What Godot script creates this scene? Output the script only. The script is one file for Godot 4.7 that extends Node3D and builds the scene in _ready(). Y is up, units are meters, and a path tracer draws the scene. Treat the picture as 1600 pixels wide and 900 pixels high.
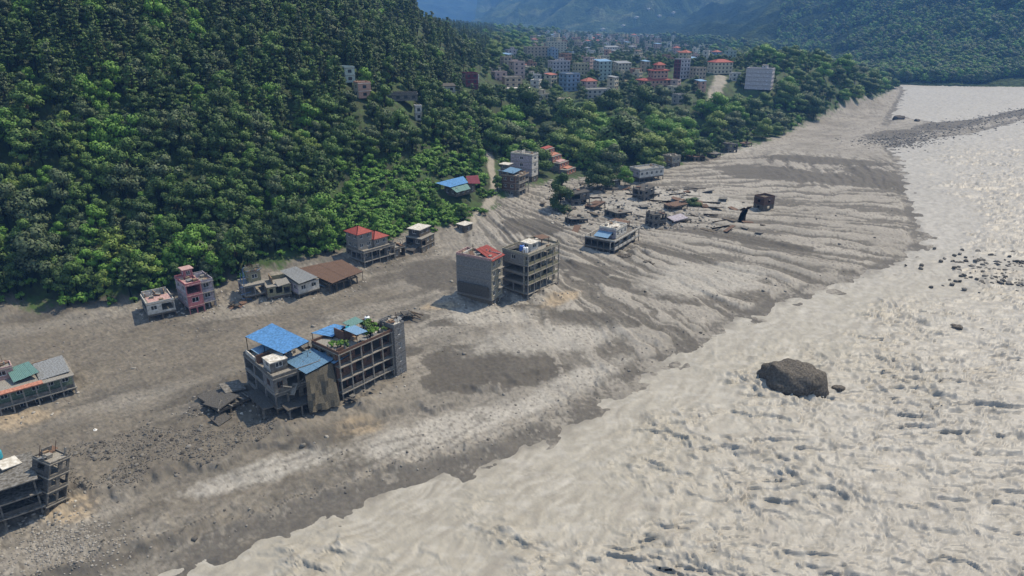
extends Node3D
# A flooded mountain valley: silt river, mud flat with wrecked houses, forested hill, town on a terrace, blue ranges.

var rng := RandomNumberGenerator.new()
var M := {}
var used := {}

# ---------------------------------------------------------------- small helpers
func lin(r: float, g: float, b: float, a := 1.0) -> Color:      # linear base colour -> the sRGB that materials take
	return Color(r, g, b, a).linear_to_srgb()
func sm(a: float, b: float, x: float) -> float:
	var t := clampf((x - a) / (b - a), 0.0, 1.0)
	return t * t * (3.0 - 2.0 * t)
func noise(seed_: int, freq: float, oct := 4, ridged := false) -> FastNoiseLite:
	var n := FastNoiseLite.new()
	n.seed = seed_
	n.frequency = freq
	n.noise_type = FastNoiseLite.TYPE_SIMPLEX_SMOOTH
	n.fractal_type = FastNoiseLite.FRACTAL_RIDGED if ridged else FastNoiseLite.FRACTAL_FBM
	n.fractal_octaves = oct
	return n
func tex(seed_: int, freq: float, lo: float, hi: float, size := 512, oct := 5, normal := 0.0, tint := Vector3.ONE) -> NoiseTexture2D:
	var t := NoiseTexture2D.new()
	t.width = size
	t.height = size
	t.seamless = true
	t.seamless_blend_skirt = 0.2
	t.noise = noise(seed_, freq, oct)
	if normal > 0.0:
		t.as_normal_map = true
		t.bump_strength = normal
	else:
		var g := Gradient.new()
		g.set_color(0, Color(lo * tint.x, lo * tint.y, lo * tint.z))
		g.set_color(1, Color(hi, hi, hi))
		t.color_ramp = g
	return t
func numbered(called: String) -> String:
	var n: int = used.get(called, 0)
	used[called] = n + 1
	return called if n == 0 else "%s_%03d" % [called, n]
func tag(o: Node, label: String, category: String, group := "", kind := "") -> void:
	if label: o.set_meta("label", label)
	if category: o.set_meta("category", category)
	if group: o.set_meta("group", group)
	if kind: o.set_meta("kind", kind)
func thing(called: String, label: String, category: String, at := Vector3.ZERO, turn := 0.0, group := "") -> Node3D:
	var o := Node3D.new()
	o.name = numbered(called)
	add_child(o)
	o.position = at
	o.rotation_degrees.y = turn
	tag(o, label, category, group)
	return o
func part(called: String, mesh: Mesh, mat: Material, parent: Node) -> MeshInstance3D:
	var o := MeshInstance3D.new()
	o.name = called
	o.mesh = mesh
	if mat: o.material_override = mat
	parent.add_child(o, true)
	return o
func structure(called: String, mesh: Mesh, mat: Material) -> MeshInstance3D:
	var o := MeshInstance3D.new()
	o.name = numbered(called)
	o.mesh = mesh
	if mat: o.material_override = mat
	o.set_meta("kind", "structure")
	add_child(o)
	return o

# ---------------------------------------------------------------- the lie of the land (metres; river level is 0)
const LIE := [
	[-97,-112,3],[-105,-124,4],[-126,-156,6.5],[-133,-165,7],[-101,-170,7],[-78,-189,7],[-53,-209,7],[-28,-243,6],[-10,-261,6.5],[17,-300,6],
	[58,-309,4.5],[93,-360,5],[163,-447,4],[241,-532,3],[409,-772,2],[-47,-121,3.2],[-70,-133,5],[-26,-139,3.2],[-11,-191,4.5],[6,-184,4],
	[32,-223,3.5],[66,-227,2],[134,-317,2.5],[111,-228,1.6],[172,-321,1.6],[-81,-87,2],[-68,-101,2.5],[199,-434,2.2],[-63,-83,0.9],[-36,-96,0.9],
	[-2,-114,0.9],[23,-140,0.9],[63,-180,0.9],[133,-227,0.9],[164,-274,0.9],[222,-401,0.9],[-110,-215,32],[-150,-190,28],[-165,-260,84],[-95,-262,42],
	[-60,-290,42],[-120,-330,88],[-30,-300,22],[-200,-330,128],[-85,-400,82],[-150,-420,122],[-40,-360,44],[-20,-420,42],[-60,-470,68],[-110,-560,98],
	[-40,-560,50],[-20,-640,38],[-200,-520,140],[-80,-700,60],[189,-553,26],[113,-554,24],[45,-501,25],[0,-472,27],[-39,-435,33],[142,-493,19],
	[79,-435,12],[34,-376,12],[66,-455,19],[19,-351,9],[-3,-363,15],[-11,-391,24],[115,-454,9],[157,-496,9],[275,-633,36.8],[313,-649,27.3],
	[225,-599,34.3],[354,-678,13.2],[0,-900,30],[150,-900,27],[300,-900,22],[0,-1400,30],[250,-1400,27],[500,-1400,15],[430,-1000,8],[-200,-1000,80],
	[-200,-1500,60],[600,-1900,10],[100,-2000,30],[700,-900,-3],[700,-400,-3],[300,-150,-3],[700,-1400,2],
]
const LAND := [[-130,-30],[-90,-62],[-63,-83],[-52,-88],[-36,-97],[-18,-106],[-2.5,-114],[13.6,-127],[23.6,-141],[42,-159],[64,-181],[88,-198],[110,-211],[133,-228],[150,-246],[158,-262],[165,-276],[180,-313],[223,-403],[238,-445],[252,-481],[303,-574],[366,-681],[434,-800],[470,-900],[600,-1300],[900,-2000],[950,-2600],[-700,-2600],[-700,-30]]
const BAR := [[234,-440],[262,-466],[290,-484],[322,-500],[352,-522],[395,-560],[430,-588],[500,-640],[498,-662],[453,-630],[368,-566],[330,-552],[318,-580],[290,-548],[262,-505]]
const FOOT := [[-175,-150],[-133,-166],[-104,-173],[-96,-176],[-80,-190],[-66,-203],[-52,-216],[-36,-236],[-24,-248],[-12,-263],[2,-296],[18,-316],[36,-330],[62,-338],[92,-368],[130,-412],[160,-444],[205,-505],[250,-560],[330,-655],[425,-800]]

const GX0 := -520.0
const GZ0 := -2320.0
const GS := 12.0
const GNX := 124
const GNZ := 192
var base_grid := PackedFloat32Array()
var sdf_grid := PackedFloat32Array()
const SX0 := -160.0
const SZ0 := -700.0
const SS := 3.0
const SNX := 221
const SNZ := 221
var sdf_near := PackedFloat32Array()

func fit(pts: Array, c2: float, smooth: float) -> PackedFloat64Array:     # multiquadric surface through control heights
	var n := pts.size() + 1
	var A := []
	for i in n:
		var row := PackedFloat64Array()
		row.resize(n + 1)
		for j in n:
			if i < n - 1 and j < n - 1:
				row[j] = sqrt((pts[i][0] - pts[j][0]) ** 2 + (pts[i][1] - pts[j][1]) ** 2 + c2) - (smooth if i == j else 0.0)
			elif i != j:
				row[j] = 1.0
		row[n] = pts[i][2] if i < n - 1 else 0.0
		A.append(row)
	for k in n:
		var best := k
		for i in range(k + 1, n):
			if absf(A[i][k]) > absf(A[best][k]): best = i
		var tmp: PackedFloat64Array = A[k]; A[k] = A[best]; A[best] = tmp
		var pk: PackedFloat64Array = A[k]
		for i in range(k + 1, n):
			var ri: PackedFloat64Array = A[i]
			var f := ri[k] / pk[k]
			if f != 0.0:
				for j in range(k, n + 1): ri[j] -= f * pk[j]
			A[i] = ri
	var w := PackedFloat64Array()
	w.resize(n)
	for i in range(n - 1, -1, -1):
		var s: float = A[i][n]
		for j in range(i + 1, n): s -= A[i][j] * w[j]
		w[i] = s / A[i][i]
	return w
func fitted(pts: Array, w: PackedFloat64Array, c2: float, x: float, z: float) -> float:
	var s := w[w.size() - 1]
	for i in pts.size():
		var p: Array = pts[i]
		var dx: float = x - p[0]
		var dz: float = z - p[1]
		s += w[i] * sqrt(dx * dx + dz * dz + c2)
	return s
func poly_sdf(poly: PackedVector2Array, p: Vector2) -> float:
	var best := 1e18
	var inside := false
	var n := poly.size()
	var a := poly[n - 1]
	for i in n:
		var b := poly[i]
		var e := b - a
		var w := p - a
		var q := w - e * clampf(w.dot(e) / e.dot(e), 0.0, 1.0)
		best = minf(best, q.length_squared())
		if (a.y > p.y) != (b.y > p.y) and p.x < (b.x - a.x) * (p.y - a.y) / (b.y - a.y) + a.x: inside = not inside
		a = b
	return sqrt(best) * (1.0 if inside else -1.0)
func poly(pts: Array) -> PackedVector2Array:
	var out := PackedVector2Array()
	for p in pts: out.append(Vector2(p[0], p[1]))
	return out
func line_dist(pts: Array, x: float, z: float) -> float:
	var best := 1e18
	var p := Vector2(x, z)
	for i in pts.size() - 1:
		var a := Vector2(pts[i][0], pts[i][1])
		var b := Vector2(pts[i + 1][0], pts[i + 1][1])
		best = minf(best, p.distance_squared_to(Geometry2D.get_closest_point_to_segment(p, a, b)))
	return sqrt(best)
func bilinear(g: PackedFloat32Array, nx: int, nz: int, fx: float, fz: float) -> float:
	fx = clampf(fx, 0.0, nx - 1.001)
	fz = clampf(fz, 0.0, nz - 1.001)
	var i := int(fx)
	var j := int(fz)
	fx -= i
	fz -= j
	var k := j * nx + i
	return lerpf(lerpf(g[k], g[k + 1], fx), lerpf(g[k + nx], g[k + nx + 1], fx), fz)
func survey() -> void:
	var w := fit(LIE, 324.0, 2.0)
	var land := poly(LAND)
	var bar := poly(BAR)
	base_grid.resize(GNX * GNZ)
	sdf_grid.resize(GNX * GNZ)
	for j in GNZ:
		for i in GNX:
			var x := GX0 + i * GS
			var z := GZ0 + j * GS
			var h := maxf(fitted(LIE, w, 324.0, x, z), 0.7)
			var s := poly_sdf(land, Vector2(x, z))
			if x > 110.0 and z > -900.0:      # the flat stays low up to the foot of the spur
				h = lerpf(minf(h, 0.9 + 0.035 * maxf(s, 0.0)), h, sm(-14.0, 26.0, hill_d(x, z)))
			base_grid[j * GNX + i] = h
			sdf_grid[j * GNX + i] = s
	sdf_near.resize(SNX * SNZ)
	for j in SNZ:
		for i in SNX:
			var p := Vector2(SX0 + i * SS, SZ0 + j * SS)
			sdf_near[j * SNX + i] = maxf(poly_sdf(land, p), poly_sdf(bar, p))
func base_h(x: float, z: float) -> float:
	return bilinear(base_grid, GNX, GNZ, (x - GX0) / GS, (z - GZ0) / GS)
func land_sdf(x: float, z: float) -> float:
	if x > SX0 and x < SX0 + SS * (SNX - 2) and z > SZ0 and z < SZ0 + SS * (SNZ - 2):
		return bilinear(sdf_near, SNX, SNZ, (x - SX0) / SS, (z - SZ0) / SS)
	return bilinear(sdf_grid, GNX, GNZ, (x - GX0) / GS, (z - GZ0) / GS)
var foot_poly := PackedVector2Array()
func hill_d(x: float, z: float) -> float:      # metres up-valley of the foot of the slopes, negative on the mud
	return poly_sdf(foot_poly, Vector2(x, z))

var n_wob: FastNoiseLite
var n_big: FastNoiseLite
var n_mid: FastNoiseLite
var n_fine: FastNoiseLite
var n_rill: FastNoiseLite
var n_rill2: FastNoiseLite
var n_wave: FastNoiseLite
var n_speck: FastNoiseLite
var n_line: FastNoiseLite
var n_wave2: FastNoiseLite
var n_flow: FastNoiseLite
func set_noises() -> void:
	n_wob = noise(3, 0.09, 3)
	n_big = noise(5, 0.018, 4)
	n_mid = noise(7, 0.11, 4)
	n_fine = noise(9, 0.55, 3)
	n_rill = noise(11, 1.0, 4)
	n_rill2 = noise(12, 1.0, 4, true)
	n_speck = noise(23, 0.8, 3)
	n_line = noise(29, 0.16, 3, true)
	n_wave = noise(13, 0.16, 3, true)
	n_wave2 = noise(17, 0.45, 3, true)
	n_flow = noise(19, 0.12, 4)

# how strongly the flood left rills, and where along the fan a point lies: (strength, rill noise)
func rill(x: float, z: float) -> Vector2:
	var fan := sm(-40.0, 20.0, x - 0.25 * (z + 200.0)) * sm(-430.0, -390.0, z) * sm(-95.0, -165.0, z)
	var dx := x + 30.0
	var dz := z + 305.0
	var r := sqrt(dx * dx + dz * dz)
	var phi := atan2(dz, dx)
	var wob := n_wob.get_noise_2d(x * 0.5, z * 0.5)
	var a := n_rill.get_noise_2d(phi * 22.0 + wob * 0.6, r * 0.012)
	var b := n_rill2.get_noise_2d(phi * 13.0 + wob * 0.5, r * 0.012)
	var top := sm(-318.0, -345.0, z) * sm(120.0, 150.0, x)
	if top > 0.0:
		a = lerpf(a, n_rill.get_noise_2d(x * 0.20 + wob * 0.7 + z * 0.05, z * 0.02), top)
	return Vector2(fan, a * 0.75 + b * 0.35)
func ground_y(x: float, z: float) -> float:
	var s := land_sdf(x, z)
	if s < 30.0: s += n_wob.get_noise_2d(x, z) * 3.0 + n_fine.get_noise_2d(x * 0.5, z * 0.5) * 0.45
	var h := base_h(x, z)
	var flat := 1.0 - sm(5.5, 11.0, h)
	if z > -165.0 and s > 4.0 and s < 40.0 and flat > 0.0:       # an older, higher bank
		h += (sm(18.0, 19.6, s + n_mid.get_noise_2d(x * 0.5, z * 0.5) * 7.0) - 0.6) * 0.8 * sm(-165.0, -140.0, z)
	h += n_big.get_noise_2d(x, z) * lerpf(3.0, 0.8, flat) + n_mid.get_noise_2d(x, z) * lerpf(1.2, 0.24 - 0.18 * sm(-20.0, 40.0, x), flat) + n_fine.get_noise_2d(x, z) * (0.10 - 0.06 * sm(-20.0, 40.0, x))
	if flat > 0.0 and z > -262.0:      # mud heaped against the houses it ran into
		for m in MOUNDS:
			var dx: float = x - m[0]
			var dz: float = z - m[1]
			if absf(dx) < m[2] * 2.0 and absf(dz) < m[2] * 2.0:
				h += m[3] * exp(-(dx * dx + dz * dz) / (m[2] * m[2])) * (0.7 + n_mid.get_noise_2d(x * 1.4, z * 1.4) * 1.6)
	if flat > 0.0 and s > -8.0:
		var rl := rill(x, z)
		h += rl.x * rl.y * 1.25 * flat
		if s < 7.0: h += n_mid.get_noise_2d(x * 2.2, z * 2.2) * 0.5
	if s >= 0.0: return h * (0.18 + 0.82 * sm(0.0, 4.5, s)) + 0.1
	# shallows: low strips of mud that the current has not yet taken
	return maxf(h * 0.18 + 0.1 + s * 0.11 + n_mid.get_noise_2d(x * 0.45 - z * 0.3, z * 0.8 + x * 0.5) * 1.1 * sm(0.0, -3.0, s) - maxf(-s - 9.0, 0.0) * 0.4, -3.0)

const MOUNDS := [[-50,-134,9,1.3],[-38,-140,9,1.3],[-33,-129,5,0.9],[-45,-119,5,0.8],[-62,-128,6,1.2],[-12,-187,8,1.3],[4,-195,9,1.5],[11,-186,5,1.0],[-96,-172,6,1.2],[-88,-178,6,1.3],[-74,-183,7,1.1],[-62,-190,7,1.1],[-54,-198,8,1.2],[-46,-213,8,1.4],[-32,-229,6,1.2],[-103,-132,9,1.3],[-85,-97,7,1.4],[-77,-98,4,1.0],[33,-240,10,1.5],[42,-228,6,1.0]]
const BLOBS := [   # patches left by the flood: x, z, radius along, radius across, turn, kind (0 dark wet mud, 1 pale silt, 2 ochre mud, 3 brown mud)
	[-4,-147,17,10,0,0],[-12,-139,9,5,20,0],[-22,-203,12,13,20,0],[8,-254,13,10,0,0],[133,-356,30,20,-10,0],[160,-345,40,14,-16,0],[178,-392,38,10,-12,0],[190,-350,16,30,10,0],[5,-175,8,5,0,0],[-28,-171,6,3.5,0,0],[35,-196,24,5,-30,0],[20,-212,14,5,-30,0],[268,-492,34,15,40,0],[335,-540,50,14,36,0],[430,-605,55,12,36,0],[12,-216,15,5,-20,0],[58,-226,20,4.5,-35,0],[-44,-147,11,3.5,30,0],[84,-246,26,4.5,-25,0],[-30,-150,9,3.5,20,0],[24,-172,13,4,-10,0],[-14,-168,9,3,10,0],[-72,-162,24,7,20,0],[-98,-138,20,6,30,0],[-62,-117,13,6,20,0],[-79,-108,10,6,0,0],
	[-100,-146,42,22,20,3],[-70,-150,30,18,30,3],[-62,-112,30,10,30,3],[-85,-112,24,14,20,3],[-55,-175,34,7,35,3],[-50,-104,20,5,25,3],
	[-14,-121,24,6.0,33,1],[14,-140,24,5,42,1],[-45,-107,20,4,28,1],[60,-205,30,14,30,1],[10,-160,26,8,20,1],[80,-300,40,16,-20,1],[120,-420,50,22,40,1],[-5,-172,16,7,10,1],[40,-290,30,14,0,1],
	[-31,-121,6,3.6,20,2],[-75,-96,6,5,10,2],[14,-184,10,4,50,2],[-20,-178,7,3,0,2],[-100,-120,10,4,20,2]]
func mix3(a: Vector3, b: Vector3, t: float) -> Vector3:
	return a.lerp(b, clampf(t, 0.0, 1.0))
const SILT := Vector3(0.246, 0.228, 0.198)
const PALE := Vector3(0.300, 0.283, 0.250)
const MUD := Vector3(0.166, 0.149, 0.123)
const WET := Vector3(0.088, 0.081, 0.071)
const STREAK := Vector3(0.086, 0.078, 0.066)
const OCHRE := Vector3(0.29, 0.235, 0.165)
const BROWN := Vector3(0.140, 0.123, 0.098)
var blob_cs := []
func ground_color(x: float, z: float, y: float) -> Color:
	var s := land_sdf(x, z) + n_wob.get_noise_2d(x, z) * 2.4
	var big := n_big.get_noise_2d(x + 300.0, z)
	var mid := n_mid.get_noise_2d(x, z + 77.0)
	var fine := n_fine.get_noise_2d(x + 55.0, z)
	var east := sm(-46.0, 6.0, x + (z + 150.0) * 0.12)
	var c := mix3(MUD, SILT, 0.10 + big * 0.5 + mid * 0.2 + east * 0.75)
	var rag := mid * 0.55 + fine * 0.3
	var band := n_flow.get_noise_2d((x * 0.8 - z * 0.6) * 0.16 + mid * 0.4, (x * 0.6 + z * 0.8) * 0.85 + mid * 0.5)
	c = mix3(c, c * 0.55, sm(0.04, 0.26, band) * (0.75 - 0.5 * east))
	c = mix3(c, mix3(c, SILT, 0.5), sm(0.05, 0.32, -band) * 0.8)
	var rl := rill(x, z)
	if rl.x > 0.0:
		var crest := -rl.y + 0.03 + mid * 0.16 + fine * 0.10 + big * 0.25
		var dark := sm(-0.02, 0.07, crest)
		c = mix3(c, SILT * (1.04 + rl.y * 0.2), sm(-0.1, 0.12, rl.y) * rl.x * 0.8)
		c = mix3(c, STREAK * (1.15 + fine * 0.4), dark * rl.x * 0.9)
		c = mix3(c, WET, sm(0.05, 0.0, absf(crest - 0.03)) * rl.x * 0.6)
	for b in blob_cs:
		var dx: float = x - b[0]
		var dz: float = z - b[1]
		if absf(dx) > b[7] or absf(dz) > b[7]: continue
		var u: float = (dx * b[4] - dz * b[5]) / b[2]
		var v: float = (dx * b[5] + dz * b[4]) / b[3]
		var e := 1.0 - sqrt(u * u + v * v) + rag * 0.42
		if e > 0.0: c = mix3(c, b[6], sm(0.0, 0.07 if b[6] == STREAK else 0.5, e) * 0.95)
	if s < 7.0 and s > -17.0:      # broken, wet edge of the bank
		var wide := lerpf(2.6, 5.4, sm(-170.0, -120.0, z))
		var edge := sm(wide, wide * 0.3, s) * sm(lerpf(-0.6, -0.25, sm(-170.0, -120.0, z)), 0.2, mid * 0.8 + fine * 0.7 + big * 1.2)
		c = mix3(c, WET * 0.95, edge * 0.9)
	if z > -165.0 and s > 8.0 and s < 32.0:
		var q := s + n_mid.get_noise_2d(x * 0.5, z * 0.5) * 7.0 - n_wob.get_noise_2d(x, z) * 2.4
		c = mix3(c, WET, sm(16.6, 17.6, q) * sm(20.2, 18.8, q) * sm(-0.2, 0.25, fine + mid * 0.5) * sm(-165.0, -145.0, z) * 0.8)
	var speck := n_speck.get_noise_2d(x, z)
	c = mix3(c, WET, sm(0.26, 0.44, speck + big * 0.3 - 0.08 * east) * 0.65)
	c = mix3(c, c * 1.5, sm(0.22, 0.5, -speck + big * 0.2) * 0.35 * (1.0 - east))
	var line := n_line.get_noise_2d((x * 0.78 - z * 0.62) * 0.16 + mid * 0.6, (x * 0.62 + z * 0.78) * 0.9 + mid * 1.2)
	c = mix3(c, WET * 1.1, sm(0.52, 0.72, line) * 0.5 * (1.0 - rl.x))
	c *= 1.02 + fine * (0.30 - 0.16 * east) + mid * (0.2 - 0.1 * east) + big * 0.2
	if z < -140.0 or x < -85.0:
		var hd := hill_d(x, z)
		var soil := sm(-1.5, 2.5, hd + mid * 5.0 + fine * 3.0)
		if soil > 0.0:
			var g := mix3(Vector3(0.030, 0.040, 0.018), Vector3(0.046, 0.085, 0.022), 0.4 + mid * 1.2 + fine)
			c = mix3(c, g, soil)
		var path := 99.0
		if x > -40.0 and x < 40.0 and z > -350.0 and z < -245.0: path = line_dist(PATH, x, z)
		elif x > 130.0 and x < 185.0 and z < -505.0 and z > -600.0: path = line_dist(ROAD, x, z) * 0.35
		if path < 4.0: c = mix3(c, Vector3(0.27, 0.245, 0.20), sm(2.1, 1.2, path + mid * 0.8))
	return Color(c.x, c.y, c.z)
const PATH := [[-12,-345],[-10.7,-331],[-9.5,-316],[-9.2,-311],[-7.7,-300],[-7.2,-290],[-9.1,-274],[-13.6,-260],[-16,-252]]
const ROAD := [[170,-590],[163,-567],[152,-540],[147,-522]]
func wave(x: float, z: float) -> Vector2:    # (height, how wild the water is)
	var d := -land_sdf(x, z)
	var k := n_big.get_noise_2d(x * 1.6, z * 1.6)
	var k2 := n_big.get_noise_2d(x * 0.9 + 500.0, z * 1.3)
	var wild := sm(9.0, 30.0, d + k * 26.0) * clampf(1.05 + k2 * 1.2, 0.45, 1.35)
	wild *= lerpf(1.0, 0.30, sm(-470.0, -540.0, z)) * lerpf(1.0, 0.7, sm(45.0, 85.0, x + (z + 100.0) * 0.6) * sm(-130.0, -105.0, z))
	var px := x - z * 0.04
	var pz := z + x * 0.04
	var wx := n_flow.get_noise_2d(x * 0.42, z * 0.42) * 5.5
	var a := n_wave.get_noise_2d(px * 0.33 + wx, pz + wx * 0.7)
	var b := n_wave2.get_noise_2d(px * 0.42 + wx, pz * 0.9 + wx)
	var a2 := n_wave.get_noise_2d(px * 0.62 + wx * 1.4 + 300.0, pz * 1.75 + wx)
	var f := swirl(x, z)
	var h := wild * (maxf(a, -0.4) * 0.95 + maxf(a2, -0.3) * 0.22 + b * 0.28 + k * 0.4) + f * (0.14 + 0.08 * wild) + a2 * 0.10 * sm(2.0, 10.0, d)
	return Vector2(h, wild)
func swirl(x: float, z: float) -> float:      # threads of silt drawn out along the stream
	var wa := n_wob.get_noise_2d(x * 0.3, z * 0.3) * 6.0
	var wb := n_wob.get_noise_2d(x * 0.3 + 90.0, z * 0.3 + 40.0) * 6.0
	var al := x * -0.60 + z * 0.80 + wa
	var ac := x * 0.80 + z * 0.60 + wb
	return n_flow.get_noise_2d(al * 0.5, ac * 3.6) * 0.65 + n_flow.get_noise_2d(al * 1.3 + 50.0, ac * 5.5) * 0.35
func river_color(x: float, z: float, w: Vector2) -> Color:
	var d := -land_sdf(x, z)
	var f := swirl(x, z)
	var m := n_mid.get_noise_2d(x * 0.7, z * 0.7)
	var g := n_big.get_noise_2d(x * 0.7 + 40.0, z * 0.7)
	var c := Vector3(0.292, 0.276, 0.245)
	c = mix3(c, Vector3(0.290, 0.270, 0.226), sm(60.0, 12.0, d + g * 20.0) * sm(-260.0, -180.0, z) * 0.9)
	c = mix3(c, Vector3(0.165, 0.150, 0.124), sm(0.05, 0.30, f + m * 0.3) * 0.28)
	c = mix3(c, Vector3(0.37, 0.35, 0.31), sm(0.08, 0.36, -f + m * 0.3) * 0.4)
	c = mix3(c, Vector3(0.40, 0.385, 0.35), sm(0.10, 0.40, n_wob.get_noise_2d(x * 1.7 + 60.0, z * 3.4) + g * 0.4) * 0.3)      # rafts of foam
	c = mix3(c, Vector3(0.17, 0.155, 0.13), sm(3.5, 0.3, d + m * 4.0) * 0.7)
	return Color(c.x, c.y, c.z)

# one sheet of ground and one of water, with smaller facets where the valley is near
func sheet(is_river: bool) -> ArrayMesh:
	var zs := PackedFloat32Array()
	var z := -66.0
	while z > -2300.0:
		zs.append(z)
		z *= 1.0042 if z > -860.0 else 1.03
	var cols := 860
	var prev := PackedInt32Array()
	var P := PackedVector3Array()
	var K := PackedColorArray()
	var I := PackedInt32Array()
	for r in zs.size():
		z = zs[r]
		var hw := 0.80 * -z + 14.0
		var x0 := maxf(-hw, -500.0)
		var x1 := minf(hw, 940.0)
		var row := PackedInt32Array()
		row.resize(cols)
		for i in cols:
			var x := lerpf(x0, x1, i / float(cols - 1))
			var s := land_sdf(x, z)
			row[i] = -1
			if is_river:
				if s > 8.0: continue
				var w := wave(x, z)
				row[i] = P.size()
				P.append(Vector3(x, w.x, z + clampf(w.x * w.y, -0.7, 0.7) * 0.72))
				K.append(river_color(x, z, w))
			else:
				if s < -17.0: continue
				row[i] = P.size()
				var y := ground_y(x, z)
				P.append(Vector3(x, y, z))
				K.append(ground_color(x, z, y))
		if r > 0:
			for i in cols - 1:
				var a := prev[i]
				var b := prev[i + 1]
				var c := row[i]
				var d := row[i + 1]
				if a < 0 or b < 0 or c < 0 or d < 0: continue
				I.append_array([a, c, b, b, c, d])
		prev = row
	var N := PackedVector3Array()
	N.resize(P.size())
	for t in range(0, I.size(), 3):
		var a := P[I[t]]
		var n := (P[I[t + 2]] - a).cross(P[I[t + 1]] - a)
		N[I[t]] += n
		N[I[t + 1]] += n
		N[I[t + 2]] += n
	for i in N.size():
		var n := N[i].normalized()
		N[i] = n if n.y >= 0.0 else -n
	var arr := []
	arr.resize(Mesh.ARRAY_MAX)
	arr[Mesh.ARRAY_VERTEX] = P
	arr[Mesh.ARRAY_NORMAL] = N
	arr[Mesh.ARRAY_COLOR] = K
	arr[Mesh.ARRAY_INDEX] = I
	var m := ArrayMesh.new()
	m.add_surface_from_arrays(Mesh.PRIMITIVE_TRIANGLES, arr)
	return m

# a mountain: heights from control points plus ridges and gullies
func mountain(called: String, pts: Array, x0: float, x1: float, z0: float, z1: float, nx: int, nz: int, rough: float, scale_: float, cols: Array, seed_: int) -> void:
	var w := fit(pts, 10000.0, 0.0)
	var nr := noise(seed_, 1.0 / scale_, 5, true)
	var nb := noise(seed_ + 1, 2.2 / scale_, 4)
	var nt := noise(seed_ + 2, 0.035, 3)
	var P := PackedVector3Array()
	var K := PackedColorArray()
	var I := PackedInt32Array()
	for j in nz:
		for i in nx:
			var x := lerpf(x0, x1, i / float(nx - 1))
			var z := lerpf(z0, z1, j / float(nz - 1))
			var h := fitted(pts, w, 10000.0, x, z)
			var lift := clampf(h / 60.0, 0.0, 1.0)
			h += lift * rough * (nr.get_noise_2d(x, z) + nb.get_noise_2d(x, z) * 0.5) + nt.get_noise_2d(x, z) * 5.0 * lift
			P.append(Vector3(x, h, z))
			var f := nb.get_noise_2d(x * 0.8 + 900.0, z * 0.8)
			var g := nt.get_noise_2d(x * 1.3, z * 1.3 + 400.0)
			var c := mix3(cols[0], cols[1], sm(0.0, 0.35, f + g * 0.25))
			c = mix3(c, cols[2], sm(0.30, 0.5, nt.get_noise_2d(x * 0.22, z * 0.22 + 900.0) + f * 0.5))
			c *= 1.0 + g * 0.7
			K.append(Color(c.x, c.y, c.z))
	for j in nz - 1:
		for i in nx - 1:
			var a := j * nx + i
			I.append_array([a, a + nx, a + 1, a + 1, a + nx, a + nx + 1])
	var N := PackedVector3Array()
	N.resize(P.size())
	for j in nz:
		for i in nx:
			var l := P[j * nx + maxi(i - 1, 0)]
			var r := P[j * nx + mini(i + 1, nx - 1)]
			var u := P[maxi(j - 1, 0) * nx + i]
			var d := P[mini(j + 1, nz - 1) * nx + i]
			var n := (d - u).cross(r - l).normalized()
			N[j * nx + i] = n if n.y > 0.0 else -n
	var arr := []
	arr.resize(Mesh.ARRAY_MAX)
	arr[Mesh.ARRAY_VERTEX] = P
	arr[Mesh.ARRAY_NORMAL] = N
	arr[Mesh.ARRAY_COLOR] = K
	arr[Mesh.ARRAY_INDEX] = I
	var m := ArrayMesh.new()
	m.add_surface_from_arrays(Mesh.PRIMITIVE_TRIANGLES, arr)
	structure(called, m, M.far_green)
	far_land.append([P, nx, nz, x0, x1, z0, z1])
var far_land := []
func far_h(k: int, x: float, z: float) -> float:
	var f: Array = far_land[k]
	var i := clampi(int((x - f[3]) / (f[4] - f[3]) * (f[1] - 1)), 0, f[1] - 1)
	var j := clampi(int((z - f[5]) / (f[6] - f[5]) * (f[2] - 1)), 0, f[2] - 1)
	return f[0][j * f[1] + i].y

# ---------------------------------------------------------------- materials
func tri(m: StandardMaterial3D, metres: float) -> void:
	m.uv1_triplanar = true
	m.uv1_world_triplanar = true
	m.uv1_scale = Vector3.ONE / metres
func std(c: Color, rough := 0.9, spec := 0.4) -> StandardMaterial3D:
	var m := StandardMaterial3D.new()
	m.albedo_color = c
	m.roughness = rough
	m.metallic_specular = spec
	return m
func make_materials() -> void:
	var g := std(Color.WHITE, 0.85, 0.35)
	g.vertex_color_use_as_albedo = true
	g.albedo_texture = tex(31, 0.02, 0.8, 1.0, 1024, 6)
	g.normal_enabled = true
	g.normal_texture = tex(32, 0.03, 0, 1, 1024, 6, 2.2)
	g.normal_scale = 1.0
	tri(g, 26.0)
	M.ground = g
	var r := std(Color.WHITE, 0.5, 0.32)
	r.vertex_color_use_as_albedo = true
	r.albedo_texture = tex(33, 0.015, 0.86, 1.0, 512, 5)
	r.normal_enabled = true
	r.normal_texture = tex(34, 0.022, 0, 1, 1024, 5, 5.0)
	r.normal_scale = 0.5
	tri(r, 26.0)
	M.river = r
	var f := std(Color.WHITE, 1.0, 0.1)
	f.vertex_color_use_as_albedo = true
	f.albedo_texture = tex(35, 0.03, 0.35, 1.0, 512, 5)
	f.normal_enabled = true
	f.normal_texture = tex(36, 0.04, 0, 1, 512, 5, 14.0)
	tri(f, 140.0)
	M.far_green = f

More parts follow.
